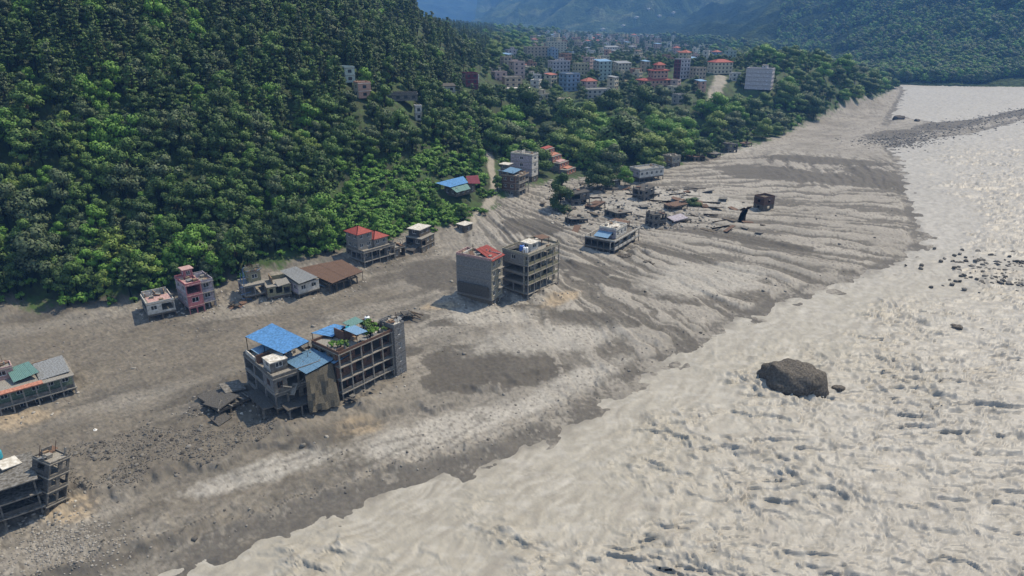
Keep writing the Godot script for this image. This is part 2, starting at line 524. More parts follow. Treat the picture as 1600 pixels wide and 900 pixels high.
# ---------------------------------------------------------------- the ranges that close the valley
func make_mountains() -> void:
	var dark := [Vector3(0.034, 0.055, 0.026), Vector3(0.05, 0.075, 0.032), Vector3(0.085, 0.115, 0.048)]
	var mid := [Vector3(0.060, 0.095, 0.040), Vector3(0.11, 0.15, 0.06), Vector3(0.20, 0.23, 0.11)]
	# wooded slope across the river
	mountain("mountain", [[380,-830,-4],[600,-815,-2],[900,-815,0],[620,-1000,22],[800,-1000,60],[1000,-1000,120],[1500,-900,300],[500,-1300,12],[700,-1500,75],[950,-1500,180],[1300,-1500,330],[420,-1800,10],[800,-2000,110],[1200,-2000,300],[2200,-1500,450],[500,-2400,15],[1000,-2600,180],[1800,-2600,430],[2400,-2400,480],[300,-2300,0]],
		360, 2300, -800, -2600, 230, 190, 42.0, 420.0, dark, 41)
	# lit mountain with terraces behind the town
	mountain("mountain", [[-700,-2800,-10],[12,-3000,-4],[250,-3050,125],[120,-3050,60],[600,-3100,250],[600,-2700,30],[1000,-2700,60],[1500,-2700,160],[2500,-2700,300],[1000,-3400,420],[1800,-3600,520],[500,-3800,420],[200,-3600,160],[2800,-3900,600],[1200,-4400,600],[-100,-4000,60],[-300,-3300,-10]],
		-200, 3000, -2500, -4500, 260, 160, 70.0, 600.0, mid, 51)
	# far blue range
	mountain("mountain", [[-3500,-6000,500],[-1500,-5200,150],[-600,-4800,-20],[600,-4800,-20],[1800,-5200,200],[-1200,-6500,520],[200,-6500,520],[1500,-6800,600],[0,-7600,700],[-2500,-7600,700],[2500,-7600,700]],
		-3600, 2600, -4700, -7700, 200, 110, 90.0, 1100.0, dark, 61)

# ---------------------------------------------------------------- trees
var TREE := {}          # kind -> [[trunk mesh, crown mesh, both], ...]
func leaf(st: SurfaceTool, p: Vector3, out: Vector3, size: float, tone: float) -> void:
	var n := (out + Vector3(rng.randf_range(-1, 1), rng.randf_range(-0.6, 1), rng.randf_range(-1, 1)) * 0.75).normalized()
	var u := n.cross(Vector3(rng.randf_range(-1, 1), rng.randf_range(-1, 1), rng.randf_range(-1, 1))).normalized()
	var v := n.cross(u)
	u *= size * rng.randf_range(0.6, 1.25)
	v *= size * rng.randf_range(0.45, 0.9)
	var bend := n * size * rng.randf_range(0.1, 0.35)
	var c := Color(tone * rng.randf_range(0.85, 1.15), tone, tone * rng.randf_range(0.75, 1.1))
	var s := (n * 0.55 + out * 0.45).normalized()
	var q := [p - u - bend, p - v * 0.8, p + u - bend, p + v]
	for i in [0, 3, 1, 1, 3, 2]:
		st.set_color(c)
		st.set_normal(s)
		st.add_vertex(q[i])
func tube(st: SurfaceTool, pts: Array, radii: Array, sides := 6) -> void:
	var rings := []
	for i in pts.size():
		var d: Vector3 = (pts[mini(i + 1, pts.size() - 1)] - pts[maxi(i - 1, 0)]).normalized()
		var u := d.cross(Vector3(0.31, 0.2, 0.93)).normalized()
		var v := d.cross(u)
		var ring := []
		for k in sides:
			var a := TAU * k / sides
			ring.append([pts[i] + (u * cos(a) + v * sin(a)) * radii[i], u * cos(a) + v * sin(a)])
		rings.append(ring)
	for i in pts.size() - 1:
		for k in sides:
			var k2 := (k + 1) % sides
			for q in [rings[i][k], rings[i][k2], rings[i + 1][k], rings[i][k2], rings[i + 1][k2], rings[i + 1][k]]:
				st.set_color(Color(1, 1, 1))
				st.set_normal(q[1])
				st.add_vertex(q[0])
func start() -> SurfaceTool:
	var st := SurfaceTool.new()
	st.begin(Mesh.PRIMITIVE_TRIANGLES)
	return st
func tree_set(trunk: SurfaceTool, crown: SurfaceTool, leafmat: Material) -> Array:
	var a := trunk.commit()
	var b := crown.commit()
	var both := ArrayMesh.new()
	trunk.set_material(M.bark)
	trunk.commit(both)
	crown.set_material(leafmat)
	crown.commit(both)
	return [a, b, both]
func make_broadleaf(h: float, r: float, lobes: int, per: int, size: float, open: float, low := 0.36) -> Array:
	var t := start()
	var c := start()
	var lean := Vector3(rng.randf_range(-0.5, 0.5), 0, rng.randf_range(-0.5, 0.5))
	tube(t, [Vector3(0, -1.0, 0), Vector3(0, h * 0.25, 0) + lean * 0.5, Vector3(0, h * 0.6, 0) + lean, Vector3(0, h * 0.85, 0) + lean], [0.26, 0.2, 0.13, 0.05])
	for i in lobes:
		var a := TAU * (i + rng.randf_range(-0.3, 0.3)) / lobes * 1.9
		var f := float(i) / maxi(lobes - 1, 1)
		var rad := r * (0.68 - 0.5 * f * f * f) * rng.randf_range(0.7, 1.1)
		var lc := lean + Vector3(cos(a) * rad, h * lerpf(low, 0.86, f) + rng.randf_range(-0.35, 0.35), sin(a) * rad)
		var lr := r * rng.randf_range(0.36, 0.55)
		tube(t, [Vector3(0, h * 0.35, 0) + lean * 0.6, lc.lerp(Vector3(0, h * 0.5, 0) + lean, 0.5), lc], [0.1, 0.07, 0.03], 4)
		var tone := rng.randf_range(0.82, 1.14)
		for k in per:
			var d := Vector3(rng.randfn(), rng.randfn() * 0.9 + 0.35, rng.randfn()).normalized()
			var q := rng.randf_range(open, 1.05)
			leaf(c, lc + d * Vector3(lr, lr * 0.78, lr) * q, d, size, tone)
	return tree_set(t, c, M.leaf)
func make_pine(h: float, r: float, tiers: int, per: int, size: float) -> Array:
	var t := start()
	var c := start()
	var lean := Vector3(rng.randf_range(-0.6, 0.6), 0, rng.randf_range(-0.6, 0.6))
	tube(t, [Vector3(0, -1.0, 0), Vector3(0, h * 0.5, 0) + lean * 0.4, Vector3(0, h, 0) + lean], [0.24, 0.17, 0.03])
	for i in tiers:
		var f := float(i) / (tiers - 1)
		var arms := rng.randi_range(3, 5)
		for k in arms:
			var a := rng.randf() * TAU
			var len := r * (1.0 - 0.72 * f) * rng.randf_range(0.55, 1.1)
			var root := Vector3(0, h * lerpf(0.36, 0.97, f), 0) + lean * lerpf(0.3, 1.0, f)
			var tip := root + Vector3(cos(a) * len, rng.randf_range(-0.2, 0.7), sin(a) * len)
			tube(t, [root, tip], [0.05, 0.02], 3)
			var tone := rng.randf_range(0.8, 1.15)
			var lr := 0.42 * r * lerpf(1.0, 0.55, f)
			for q in per:
				var d := Vector3(rng.randfn(), rng.randfn() * 0.6 + 0.3, rng.randfn()).normalized()
				leaf(c, root.lerp(tip, rng.randf_range(0.65, 1.0)) + d * Vector3(lr, lr * 0.5, lr) * rng.randf_range(0.4, 1.0), (d + Vector3.UP * 0.4).normalized(), size, tone)
	return tree_set(t, c, M.leaf)
const TINTS := {
	"dark green": Vector3(0.044, 0.080, 0.020), "mid green": Vector3(0.070, 0.124, 0.027), "fresh green": Vector3(0.096, 0.195, 0.028),
	"yellowish green": Vector3(0.122, 0.178, 0.036), "greyish green": Vector3(0.072, 0.100, 0.046)}
func make_tree_kinds() -> void:
	M.bark = std(lin(0.13, 0.105, 0.08), 0.95, 0.2)
	var l := std(Color.WHITE, 0.62, 0.35)
	l.vertex_color_use_as_albedo = true
	l.backlight_enabled = true
	l.backlight = lin(0.02, 0.035, 0.006)
	M.leaf = l
	for t in TINTS:
		var m: StandardMaterial3D = l.duplicate()
		var v: Vector3 = TINTS[t]
		m.albedo_color = lin(v.x, v.y, v.z)
		m.backlight = lin(v.x * 0.5, v.y * 0.55, v.z * 0.3)
		M["leaf " + t] = m
	TREE.broadleaf_tree = []
	for i in 6: TREE.broadleaf_tree.append(make_broadleaf(rng.randf_range(7.5, 9.5), rng.randf_range(2.7, 3.3), rng.randi_range(8, 12), 165, 0.30, 0.5))
	TREE.pine_tree = []
	for i in 4: TREE.pine_tree.append(make_pine(rng.randf_range(12.0, 15.0), rng.randf_range(2.2, 2.8), 9, 34, 0.34))
	TREE.spreading_tree = []
	for i in 4: TREE.spreading_tree.append(make_broadleaf(rng.randf_range(12.0, 14.5), rng.randf_range(5.2, 6.2), rng.randi_range(17, 21), 210, 0.42, 0.6, 0.28))
	TREE.column_tree = []
	for i in 2: TREE.column_tree.append(make_broadleaf(13.0, 4.0, 26, 150, 0.36, 0.4, 0.12))
	TREE.shrub = []
	for i in 3: TREE.shrub.append(make_broadleaf(1.9, 1.5, 5, 70, 0.24, 0.3))
func plant(called: String, label: String, category: String, kind: String, at: Vector3, size: float, tint: String, group := "", squash := 1.0) -> Node3D:
	var s: Array = TREE[kind][rng.randi() % TREE[kind].size()]
	var o := thing(called, label, category, at, rng.randf() * 360.0, group)
	o.scale = Vector3(size, size * squash, size)
	part("trunk", s[0], M.bark, o)
	part("crown", s[1], M["leaf " + tint], o)
	return o
var KEEP_CLEAR := []     # [x, z, radius]: buildings, paths
func clear_at(x: float, z: float, r: float) -> bool:
	for k in KEEP_CLEAR:
		if absf(x - k[0]) < k[2] + r and absf(z - k[1]) < k[2] + r and Vector2(x - k[0], z - k[1]).length() < k[2] + r * 0.7: return false
	return true
func scatter(called: String, label: String, category: String, kind: String, spots: Array) -> void:    # what nobody could count
	var n: int = TREE[kind].size()
	for v in n:
		var mine := []
		for i in spots.size():
			if i % n == v: mine.append(spots[i])
		if mine.is_empty(): continue
		var mm := MultiMesh.new()
		mm.transform_format = MultiMesh.TRANSFORM_3D
		mm.use_colors = true
		mm.mesh = TREE[kind][v][2]
		mm.instance_count = mine.size()
		for i in mine.size():
			var s: Array = mine[i]
			mm.set_instance_transform(i, Transform3D(Basis(Vector3.UP, s[3]).scaled(Vector3(s[1], s[1] * s[4], s[1])), s[0]))
			var c: Vector3 = s[2]
			mm.set_instance_color(i, Color(c.x, c.y, c.z))
		var o := MultiMeshInstance3D.new()
		o.name = numbered(called)
		o.multimesh = mm
		tag(o, label, category, "", "stuff")
		add_child(o)
func tint_near(t: String) -> Vector3:
	var v: Vector3 = TINTS[t]
	return v * rng.randf_range(0.8, 1.2)
func make_forest() -> void:
	var all := {"broadleaf_tree": [], "pine_tree": [], "spreading_tree": []}
	var bushes := []
	var kinds := noise(71, 0.02, 3)
	var step := 4.3
	var z := -152.0
	while z > -2000.0:
		var grow := 1.0 if z > -420.0 else (1.5 if z > -1000.0 else 2.6)
		var x := maxf(-0.80 * -z - 12.0, -330.0)
		while x < minf((0.62 if z > -1000.0 else 0.46) * -z, 900.0):
			x += step * grow
			var px := x + rng.randf_range(-1.7, 1.7) * grow
			var pz := z + rng.randf_range(-1.7, 1.7) * grow
			var hd := hill_d(px, pz)
			if hd < 0.6 or land_sdf(px, pz) < 4.0: continue
			var k := kinds.get_noise_2d(px, pz)
			var h := base_h(px, pz)
			var town := pz < -395.0 and px > lerpf(-33.0, 20.0, (pz + 395.0) / -500.0) and h > 19.0 and px < (205.0 - (pz + 560.0) * 0.1 if pz > -750.0 else 0.29 * -pz)
			var slope := not town and px > -14.0 - (pz + 300.0) * -0.02 and pz < -296.0
			var meadow := px > -62.0 and px < -8.0 and pz > -305.0 and pz < -215.0 and hd < 34.0
			var roll := rng.randf()
			if town:
				if roll > 0.30 or not clear_at(px, pz, 4.0): continue
				var big := rng.randf() < 0.4
				var tn: String = ["dark green", "dark green", "mid green", "greyish green"][rng.randi() % 4]
				all["spreading_tree" if big else "broadleaf_tree"].append([Vector3(px, ground_y(px, pz) - 0.3, pz), rng.randf_range(0.45, 0.75) if big else rng.randf_range(0.7, 1.1), tn, rng.randf() * TAU, 1.0])
			elif slope:
				if not clear_at(px, pz, 4.0): continue
				var near_tip := pz < -430.0
				if roll < 0.17:
					var tn: String = ["mid green", "dark green", "greyish green", "fresh green", "mid green"][rng.randi() % 5] if k < 0.05 else ["fresh green", "mid green", "yellowish green"][rng.randi() % 3]
					all.spreading_tree.append([Vector3(px, ground_y(px, pz) - 0.8, pz), rng.randf_range(0.85, 1.5), tn, rng.randf() * TAU, rng.randf_range(0.72, 1.0)])
				elif roll < 0.32:
					all.broadleaf_tree.append([Vector3(px, ground_y(px, pz) - 0.4, pz), rng.randf_range(0.8, 1.3), ["mid green", "dark green", "fresh green"][rng.randi() % 3], rng.randf() * TAU, 1.0])
				elif roll < 0.75:
					bushes.append([Vector3(px, ground_y(px, pz), pz), rng.randf_range(1.0, 2.4), tint_near("fresh green" if k > 0.0 else "mid green"), rng.randf() * TAU, 1.0])
			elif meadow:
				if not clear_at(px, pz, 2.0): continue
				if roll < 0.10 + maxf(k, 0.0):
					all.broadleaf_tree.append([Vector3(px, ground_y(px, pz) - 0.3, pz), rng.randf_range(0.5, 0.8), ["fresh green", "mid green"][rng.randi() % 2], rng.randf() * TAU, 1.0])
				for q in 4:
					var bx_ := px + rng.randf_range(-2.5, 2.5)
					var bz_ := pz + rng.randf_range(-2.5, 2.5)
					bushes.append([Vector3(bx_, ground_y(bx_, bz_) - 0.2, bz_), rng.randf_range(0.8, 1.9), tint_near("fresh green"), rng.randf() * TAU, rng.randf_range(0.6, 1.0)])
			else:
				if not clear_at(px, pz, 3.0): continue
				if roll > 0.86 and hd > 10.0 and hd < 70.0: continue
				var pine := rng.randf() < sm(35.0, 85.0, hd) * 0.62 + (0.25 if k > 0.25 else 0.0)
				if pine:
					all.pine_tree.append([Vector3(px, ground_y(px, pz) - 0.4, pz), rng.randf_range(0.7, 1.15), ["dark green", "dark green", "greyish green", "mid green"][rng.randi() % 4], rng.randf() * TAU, rng.randf_range(0.9, 1.15)])
				else:
					var tn := "dark green"
					var q := rng.randf() + k * 0.5
					if q > 1.02: tn = "yellowish green"
					elif q > 0.82: tn = "fresh green"
					elif q > 0.48: tn = "mid green"
					elif q > 0.30: tn = "greyish green"
					all.broadleaf_tree.append([Vector3(px, ground_y(px, pz) - 0.4, pz), rng.randf_range(0.72, 1.2) * (1.0 + 0.65 * maxf(0.0, rng.randf_range(-1.4, 1.0))), tn, rng.randf() * TAU, rng.randf_range(0.9, 1.2)])
				if hd < 12.0 or roll < 0.3:
					bushes.append([Vector3(px + 1.5, ground_y(px + 1.5, pz + 1.5), pz + 1.5), rng.randf_range(0.8, 1.6), tint_near("fresh green" if hd < 12.0 else "mid green"), rng.randf() * TAU, 1.0])
		z -= step * grow
	var most := {"broadleaf_tree": 300, "pine_tree": 160, "spreading_tree": 170}
	var where := {"broadleaf_tree": "broad-leaved tree in the dense forest", "pine_tree": "pine with bare pole trunk in the forest", "spreading_tree": "big round-crowned tree in the wooded bank"}
	for kind in all:
		var list: Array = all[kind]
		list.sort_custom(func(a, b): return a[0].length_squared() < b[0].length_squared())
		var rest := []
		var n := 0
		for s in list:
			var p: Vector3 = s[0]
			if n < most[kind] and absf(p.x) < 0.70 * -p.z:
				n += 1
				var band := ", at the foot of the hill" if p.y < 16.0 else (", half way up the slope" if p.y < 40.0 else ", high on the slope")
				if kind == "spreading_tree": band = ", below the town" if p.x < 120.0 else ", on the spur by the river"
				var o := thing(kind, s[2] + " " + where[kind] + band, "tree", p, rad_to_deg(s[3]), {"broadleaf_tree": "broad-leaved trees of the hill forest", "pine_tree": "pines of the hill forest", "spreading_tree": "big trees between town and river"}[kind])
				o.scale = Vector3(s[1], s[1] * s[4], s[1])
				var v: Array = TREE[kind][n % TREE[kind].size()]
				part("trunk", v[0], M.bark, o)
				part("crown", v[1], M["leaf " + s[2]], o)
			else:
				rest.append([p, s[1], tint_near(s[2]), s[3], s[4]])
		scatter({"broadleaf_tree": "forest_broadleaf", "pine_tree": "forest_pine", "spreading_tree": "woodland"}[kind], {"broadleaf_tree": "dense dark green broad-leaved forest covering the upper hillside", "pine_tree": "pine wood mixed into the forest high on the hillside", "spreading_tree": "green woodland of round trees on the spur and round the town"}[kind], "forest", kind, rest)
	scatter("undergrowth", "bright green undergrowth along the foot of the slopes", "shrubs", "shrub", bushes)
	print("trees ", all.broadleaf_tree.size(), " ", all.pine_tree.size(), " ", all.spreading_tree.size(), " bushes ", bushes.size())
# wood on the slopes across the river: too far off to tell the trees apart
func far_woods() -> void:
	var spots := []
	var n := noise(77, 0.006, 3)
	for i in 26000:
		var t := rng.randf()
		var z := -820.0 - 1500.0 * t * t
		var x := rng.randf_range(0.36, 0.86) * -z
		var h := far_h(0, x, z)
		if h < 1.5 or n.get_noise_2d(x, z) < -0.16: continue
		spots.append([Vector3(x, h - 1.0, z), rng.randf_range(1.0, 1.9), tint_near(["fresh green", "mid green", "greyish green"][rng.randi() % 3]), rng.randf() * TAU, 1.0])
	scatter("far_forest", "hazy forest on the slope across the river", "forest", "broadleaf_tree", spots)

# ---------------------------------------------------------------- building kit
func quad(st: SurfaceTool, a: Vector3, b: Vector3, c: Vector3, d: Vector3, out: Vector3) -> void:
	var n := (c - a).cross(b - a).normalized()
	var o := [a, b, c, a, c, d]
	if n.dot(out) < 0.0:
		n = -n
		o = [a, c, b, a, d, c]
	for p in o:
		st.set_normal(n)
		st.add_vertex(p)
func bx(st: SurfaceTool, T: Transform3D, a: Vector3, b: Vector3) -> void:
	var v := []
	for i in 8: v.append(T * Vector3(b.x if i & 1 else a.x, b.y if i & 2 else a.y, b.z if i & 4 else a.z))
	var B := T.basis
	quad(st, v[0], v[1], v[3], v[2], -B.z)
	quad(st, v[4], v[5], v[7], v[6], B.z)
	quad(st, v[0], v[2], v[6], v[4], -B.x)
	quad(st, v[1], v[3], v[7], v[5], B.x)
	quad(st, v[0], v[1], v[5], v[4], -B.y)
	quad(st, v[2], v[3], v[7], v[6], B.y)
func box(a: Vector3, b: Vector3, T := Transform3D()) -> ArrayMesh:
	var st := start()
	bx(st, T, a, b)
	return st.commit()
var cache := {}
func unit_box(size: Vector3) -> ArrayMesh:           # shared between alike pieces, standing on its base
	var k := "b%.2f %.2f %.2f" % [size.x, size.y, size.z]
	if not cache.has(k): cache[k] = box(Vector3(-size.x / 2, 0, -size.z / 2), Vector3(size.x / 2, size.y, size.z / 2))
	return cache[k]
func drum(r: float, h: float, sides := 12) -> ArrayMesh:
	var k := "d%.2f %.2f" % [r, h]
	if cache.has(k): return cache[k]
	var st := start()
	var prof := [[0.92, 0.0], [1.0, 0.04], [1.0, 0.3], [0.96, 0.33], [1.0, 0.36], [1.0, 0.66], [0.96, 0.7], [1.0, 0.73], [0.98, 0.86], [0.6, 0.96], [0.28, 0.97], [0.28, 1.0], [0.0, 1.0]]
	for i in prof.size() - 1:
		for s in sides:
			var a := TAU * s / sides
			var b := TAU * (s + 1) / sides
			var p := [Vector3(cos(a) * r * prof[i][0], prof[i][1] * h, sin(a) * r * prof[i][0]), Vector3(cos(b) * r * prof[i][0], prof[i][1] * h, sin(b) * r * prof[i][0]), Vector3(cos(b) * r * prof[i + 1][0], prof[i + 1][1] * h, sin(b) * r * prof[i + 1][0]), Vector3(cos(a) * r * prof[i + 1][0], prof[i + 1][1] * h, sin(a) * r * prof[i + 1][0])]
			quad(st, p[0], p[1], p[2], p[3], Vector3(cos(a), 0.4, sin(a)))
	cache[k] = st.commit()
	return cache[k]
# a wall w by h with openings, its lower corner at the origin of T, its outside towards +z
func wall_mesh(T: Transform3D, w: float, h: float, holes: Array, th := 0.22) -> ArrayMesh:
	var st := start()
	var ys := [0.0, h]
	for r in holes:
		for y in [r.position.y, r.end.y]:
			if y > 0.0 and y < h and not ys.has(y): ys.append(y)
	ys.sort()
	for i in ys.size() - 1:
		var y0: float = ys[i]
		var y1: float = ys[i + 1]
		var cuts := []
		for r in holes:
			if r.position.y <= y0 + 0.001 and r.end.y >= y1 - 0.001: cuts.append(r)
		cuts.sort_custom(func(a, b): return a.position.x < b.position.x)
		var x := 0.0
		for r in cuts:
			if r.position.x > x + 0.01: bx(st, T, Vector3(x, y0, -th), Vector3(r.position.x, y1, 0))
			x = maxf(x, r.end.x)
		if x < w - 0.01: bx(st, T, Vector3(x, y0, -th), Vector3(w, y1, 0))
	return st.commit()
func window(parent: Node, T: Transform3D, r: Rect2, frame: Material, deep := 0.14, pane := true) -> void:
	var k := "w%.2f %.2f" % [r.size.x, r.size.y]
	if not cache.has(k):
		var st := start()
		var I := Transform3D()
		var w := r.size.x / 2
		var h := r.size.y
		bx(st, I, Vector3(-w, 0, -0.04), Vector3(-w + 0.08, h, 0.04))
		bx(st, I, Vector3(w - 0.08, 0, -0.04), Vector3(w, h, 0.04))
		bx(st, I, Vector3(-w + 0.08, 0, -0.04), Vector3(w - 0.08, 0.08, 0.04))
		bx(st, I, Vector3(-w + 0.08, h - 0.08, -0.04), Vector3(w - 0.08, h, 0.04))
		bx(st, I, Vector3(-0.035, 0.08, -0.035), Vector3(0.035, h - 0.08, 0.035))
		cache[k] = st.commit()
		cache[k + "p"] = box(Vector3(-w + 0.07, 0.07, -0.02), Vector3(w - 0.07, h - 0.07, 0.0))
	var f := part("window", cache[k], frame, parent)
	f.transform = T * Transform3D(Basis(), Vector3(r.position.x + r.size.x / 2, r.position.y, -deep))
	if pane: part("pane", cache[k + "p"], M.glass, f)
func face_frame(side: int, w: float, d: float, y: float, inset := 0.0) -> Transform3D:   # 0 front, 1 right, 2 back, 3 left
	match side:
		0: return Transform3D(Basis(), Vector3(-w / 2, y, d / 2 - inset))
		1: return Transform3D(Basis(Vector3.UP, PI / 2), Vector3(w / 2, y, d / 2 - inset))
		2: return Transform3D(Basis(Vector3.UP, PI), Vector3(w / 2, y, -d / 2))
	return Transform3D(Basis(Vector3.UP, -PI / 2), Vector3(-w / 2, y, -d / 2))
# a house of slabs, walls with openings, windows, columns and railings; c holds what differs from house to house
func house(o: Node3D, w: float, d: float, floors: int, fh: float, c: Dictionary) -> float:
	var wall: Material = c.get("wall", M.concrete)
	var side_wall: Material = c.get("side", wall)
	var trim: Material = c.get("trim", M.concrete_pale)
	var frame: Material = c.get("frame", M.white_paint)
	var counts: Array = c.get("windows", [3, 2, 0, 2])
	var balcony: float = c.get("balcony", 0.0)
	var gone: float = c.get("gone", 0.0)
	var out: float = c.get("slab_out", 0.12)
	var simple: bool = c.get("simple", false)
	var bare: bool = c.get("bare", false)
	var y := 0.0
	var before := o.get_child_count()
	for f in floors:
		var front_open: bool = f < c.get("open_floors", 0)
		for s in 4:
			var len := w if s % 2 == 0 else d - 0.44 - (balcony if balcony > 0.0 else 0.0)
			var T := face_frame(s, w, d, y, balcony if s == 0 else 0.0)
			if s == 1: T.origin.z = d / 2 - 0.22 - balcony
			if s == 3: T.origin.z = -d / 2 + 0.22
			var n: int = counts[s]
			var holes := []
			var panes := []
			if n < 0 or (front_open and s != 2):          # open bays: the frame stands, the wall is gone
				var bays := maxi(absi(n), 2)
				for k in bays:
					holes.append(Rect2(len * k / bays + 0.18, 0.0, len / bays - 0.36, fh - 0.62))
			else:
				for k in n:
					var bay := len / n
					var ww := clampf(bay * 0.46, 0.5, c.get("win_w", 1.5))
					var r := Rect2(bay * (k + 0.5) - ww / 2, 0.95, ww, fh * 0.44)
					if gone > 0.0 and rng.randf() < gone:
						r = Rect2(bay * k + 0.2, rng.randf_range(0.0, 0.7), bay - 0.4, fh - 0.9)
						holes.append(r)
					else:
						holes.append(r)
						panes.append(r)
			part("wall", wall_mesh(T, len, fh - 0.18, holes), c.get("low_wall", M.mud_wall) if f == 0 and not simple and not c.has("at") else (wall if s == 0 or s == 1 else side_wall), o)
			if not bare and s != 2:
				for r in panes:
					if simple: part("window", unit_box(Vector3(r.size.x, r.size.y, 0.08)), M.glass, o).transform = T * Transform3D(Basis(), Vector3(r.position.x + r.size.x / 2, r.position.y, -0.14))
					else: window(o, T, r, frame, 0.12, rng.randf() > gone)
		y += fh
		var slab := part("floor_slab", unit_box(Vector3(w + out * 2, 0.18, d + out * 2)), trim, o)
		slab.position = Vector3(0, y - 0.18, 0)
		if balcony > 0.0 and f < floors:
			for k in c.get("posts", 4):
				var post := part("column", unit_box(Vector3(0.26, fh - 0.18, 0.26)), trim, o)
				post.position = Vector3(lerpf(-w / 2 + 0.14, w / 2 - 0.14, k / float(c.get("posts", 4) - 1)), y - fh, d / 2 - 0.16)
			if f > 0 and not (gone > 0.0 and rng.randf() < gone):
				var rail := part("railing", unit_box(Vector3(w - 0.5, 0.8, 0.1)), c.get("rail", wall), o)
				rail.position = Vector3(0, y - fh, d / 2 - 0.16)
	var ph: float = c.get("parapet", 0.8)
	if ph > 0.0:
		var pm: Material = c.get("parapet_mat", wall)
		part("parapet", box(Vector3(-w / 2, y, d / 2 - 0.16), Vector3(w / 2, y + ph, d / 2)), pm, o)
		part("parapet", box(Vector3(-w / 2, y, -d / 2), Vector3(w / 2, y + ph, -d / 2 + 0.16)), pm, o)
		part("parapet", box(Vector3(-w / 2, y, -d / 2 + 0.16), Vector3(-w / 2 + 0.16, y + ph, d / 2 - 0.16)), pm, o)
		part("parapet", box(Vector3(w / 2 - 0.16, y, -d / 2 + 0.16), Vector3(w / 2, y + ph, d / 2 - 0.16)), pm, o)
	if c.has("stair"):      # x, z, width, depth, height of the room at the head of the stairs
		var s: Array = c.stair
		var room := part("stair_room", wall_mesh(Transform3D(Basis(), Vector3(s[0] - s[2] / 2, y, s[1] + s[3] / 2)), s[2], s[4], [Rect2(s[2] * 0.3, 0.0, 0.9, 2.0)]), c.get("stair_mat", wall), o)
		part("room_wall", box(Vector3(s[0] - s[2] / 2, y, s[1] - s[3] / 2), Vector3(s[0] - s[2] / 2 + 0.2, y + s[4], s[1] + s[3] / 2 - 0.22)), c.get("stair_mat", wall), room)
		part("room_wall", box(Vector3(s[0] + s[2] / 2 - 0.2, y, s[1] - s[3] / 2), Vector3(s[0] + s[2] / 2, y + s[4], s[1] + s[3] / 2 - 0.22)), c.get("stair_mat", wall), room)
		part("roof", box(Vector3(s[0] - s[2] / 2 - 0.3, y + s[4], s[1] - s[3] / 2 - 0.3), Vector3(s[0] + s[2] / 2 + 0.3, y + s[4] + 0.16, s[1] + s[3] / 2 + 0.3)), c.get("stair_roof", trim), room)
	for k in c.get("clutter", 0):
		var cx := rng.randf_range(-w * 0.44, w * 0.44)
		var cz := rng.randf_range(-d * 0.44, d * 0.44)
		match k % 5:
			0: part("column_stub", unit_box(Vector3(0.25, snappedf(rng.randf_range(0.7, 1.6), 0.3), 0.25)), trim, o).position = Vector3((w / 2 - 0.2) * signf(cx), y, cz)
			1: part("roof_box", unit_box(Vector3(1.0, 0.7, 0.8)), [M.concrete_pale, M.tan_wall, M.white_wall][k / 5 % 3], o).position = Vector3(cx, y, cz)
			2:
				var sh := part("loose_sheet", unit_box(Vector3(2.0, 0.06, 1.2)), [M.rust_tin, M.grey_tin, M.light_blue_tin, M.teal_tin][k / 5 % 4], o)
				sh.position = Vector3(cx, y + 0.35, cz)
				sh.rotation_degrees = Vector3(rng.randf_range(-18, 18), rng.randf() * 180.0, rng.randf_range(-18, 18))
			3: part("pole", unit_box(Vector3(0.07, 2.2, 0.07)), M.rust, o).position = Vector3(cx, y, cz)
			4: part("roof_wall", unit_box(Vector3(1.8, snappedf(rng.randf_range(0.6, 1.4), 0.4), 0.16)), wall, o).position = Vector3(cx, y, cz)
	if c.has("at"):
		for i in range(before, o.get_child_count()): o.get_child(i).position += c.at
		y += c.at.y
	return y
# corrugated sheets over four corners given in the world: far edge a-b, near edge d-c
func tin(parent: Node3D, mat: Material, a: Vector3, b: Vector3, c: Vector3, d: Vector3, sheets: int, called := "roof_sheet") -> void:
	var inv := parent.global_transform.affine_inverse() if parent.is_inside_tree() else parent.transform.affine_inverse()
	for s in sheets:
		var st := start()
		var lift := rng.randf_range(-0.05, 0.06)
		var n := 8
		var pts := []
		for i in n + 1:
			var u := (s + i / float(n)) / sheets
			var bump := (0.025 if i % 2 == 0 else -0.025) + lift
			pts.append([inv * (a.lerp(b, u) + Vector3.UP * bump), inv * (d.lerp(c, u) + Vector3.UP * (bump + rng.randf_range(-0.02, 0.02)))])
		for i in n:
			quad(st, pts[i][0], pts[i + 1][0], pts[i + 1][1], pts[i][1], Vector3.UP)
			var k := Vector3.DOWN * 0.05
			quad(st, pts[i][0] + k, pts[i + 1][0] + k, pts[i + 1][1] + k, pts[i][1] + k, Vector3.DOWN)
		part(called, st.commit(), mat, parent)
	for e in [[a, b], [d, c]]:       # purlins that carry the sheets
		var p: Vector3 = inv * e[0]
		var q: Vector3 = inv * e[1]
		var st := start()
		tube(st, [p + Vector3.DOWN * 0.16, q + Vector3.DOWN * 0.16], [0.06, 0.06], 5)
		part("purlin", st.commit(), M.rust, parent)
func posts_under(parent: Node3D, corners: Array, len: float) -> void:
	var inv := parent.transform.affine_inverse()
	for c in corners:
		var st := start()
		var p: Vector3 = inv * c
		tube(st, [p + Vector3.DOWN * len, p + Vector3.DOWN * 0.1], [0.08, 0.08], 5)
		part("post", st.commit(), M.rust, parent)
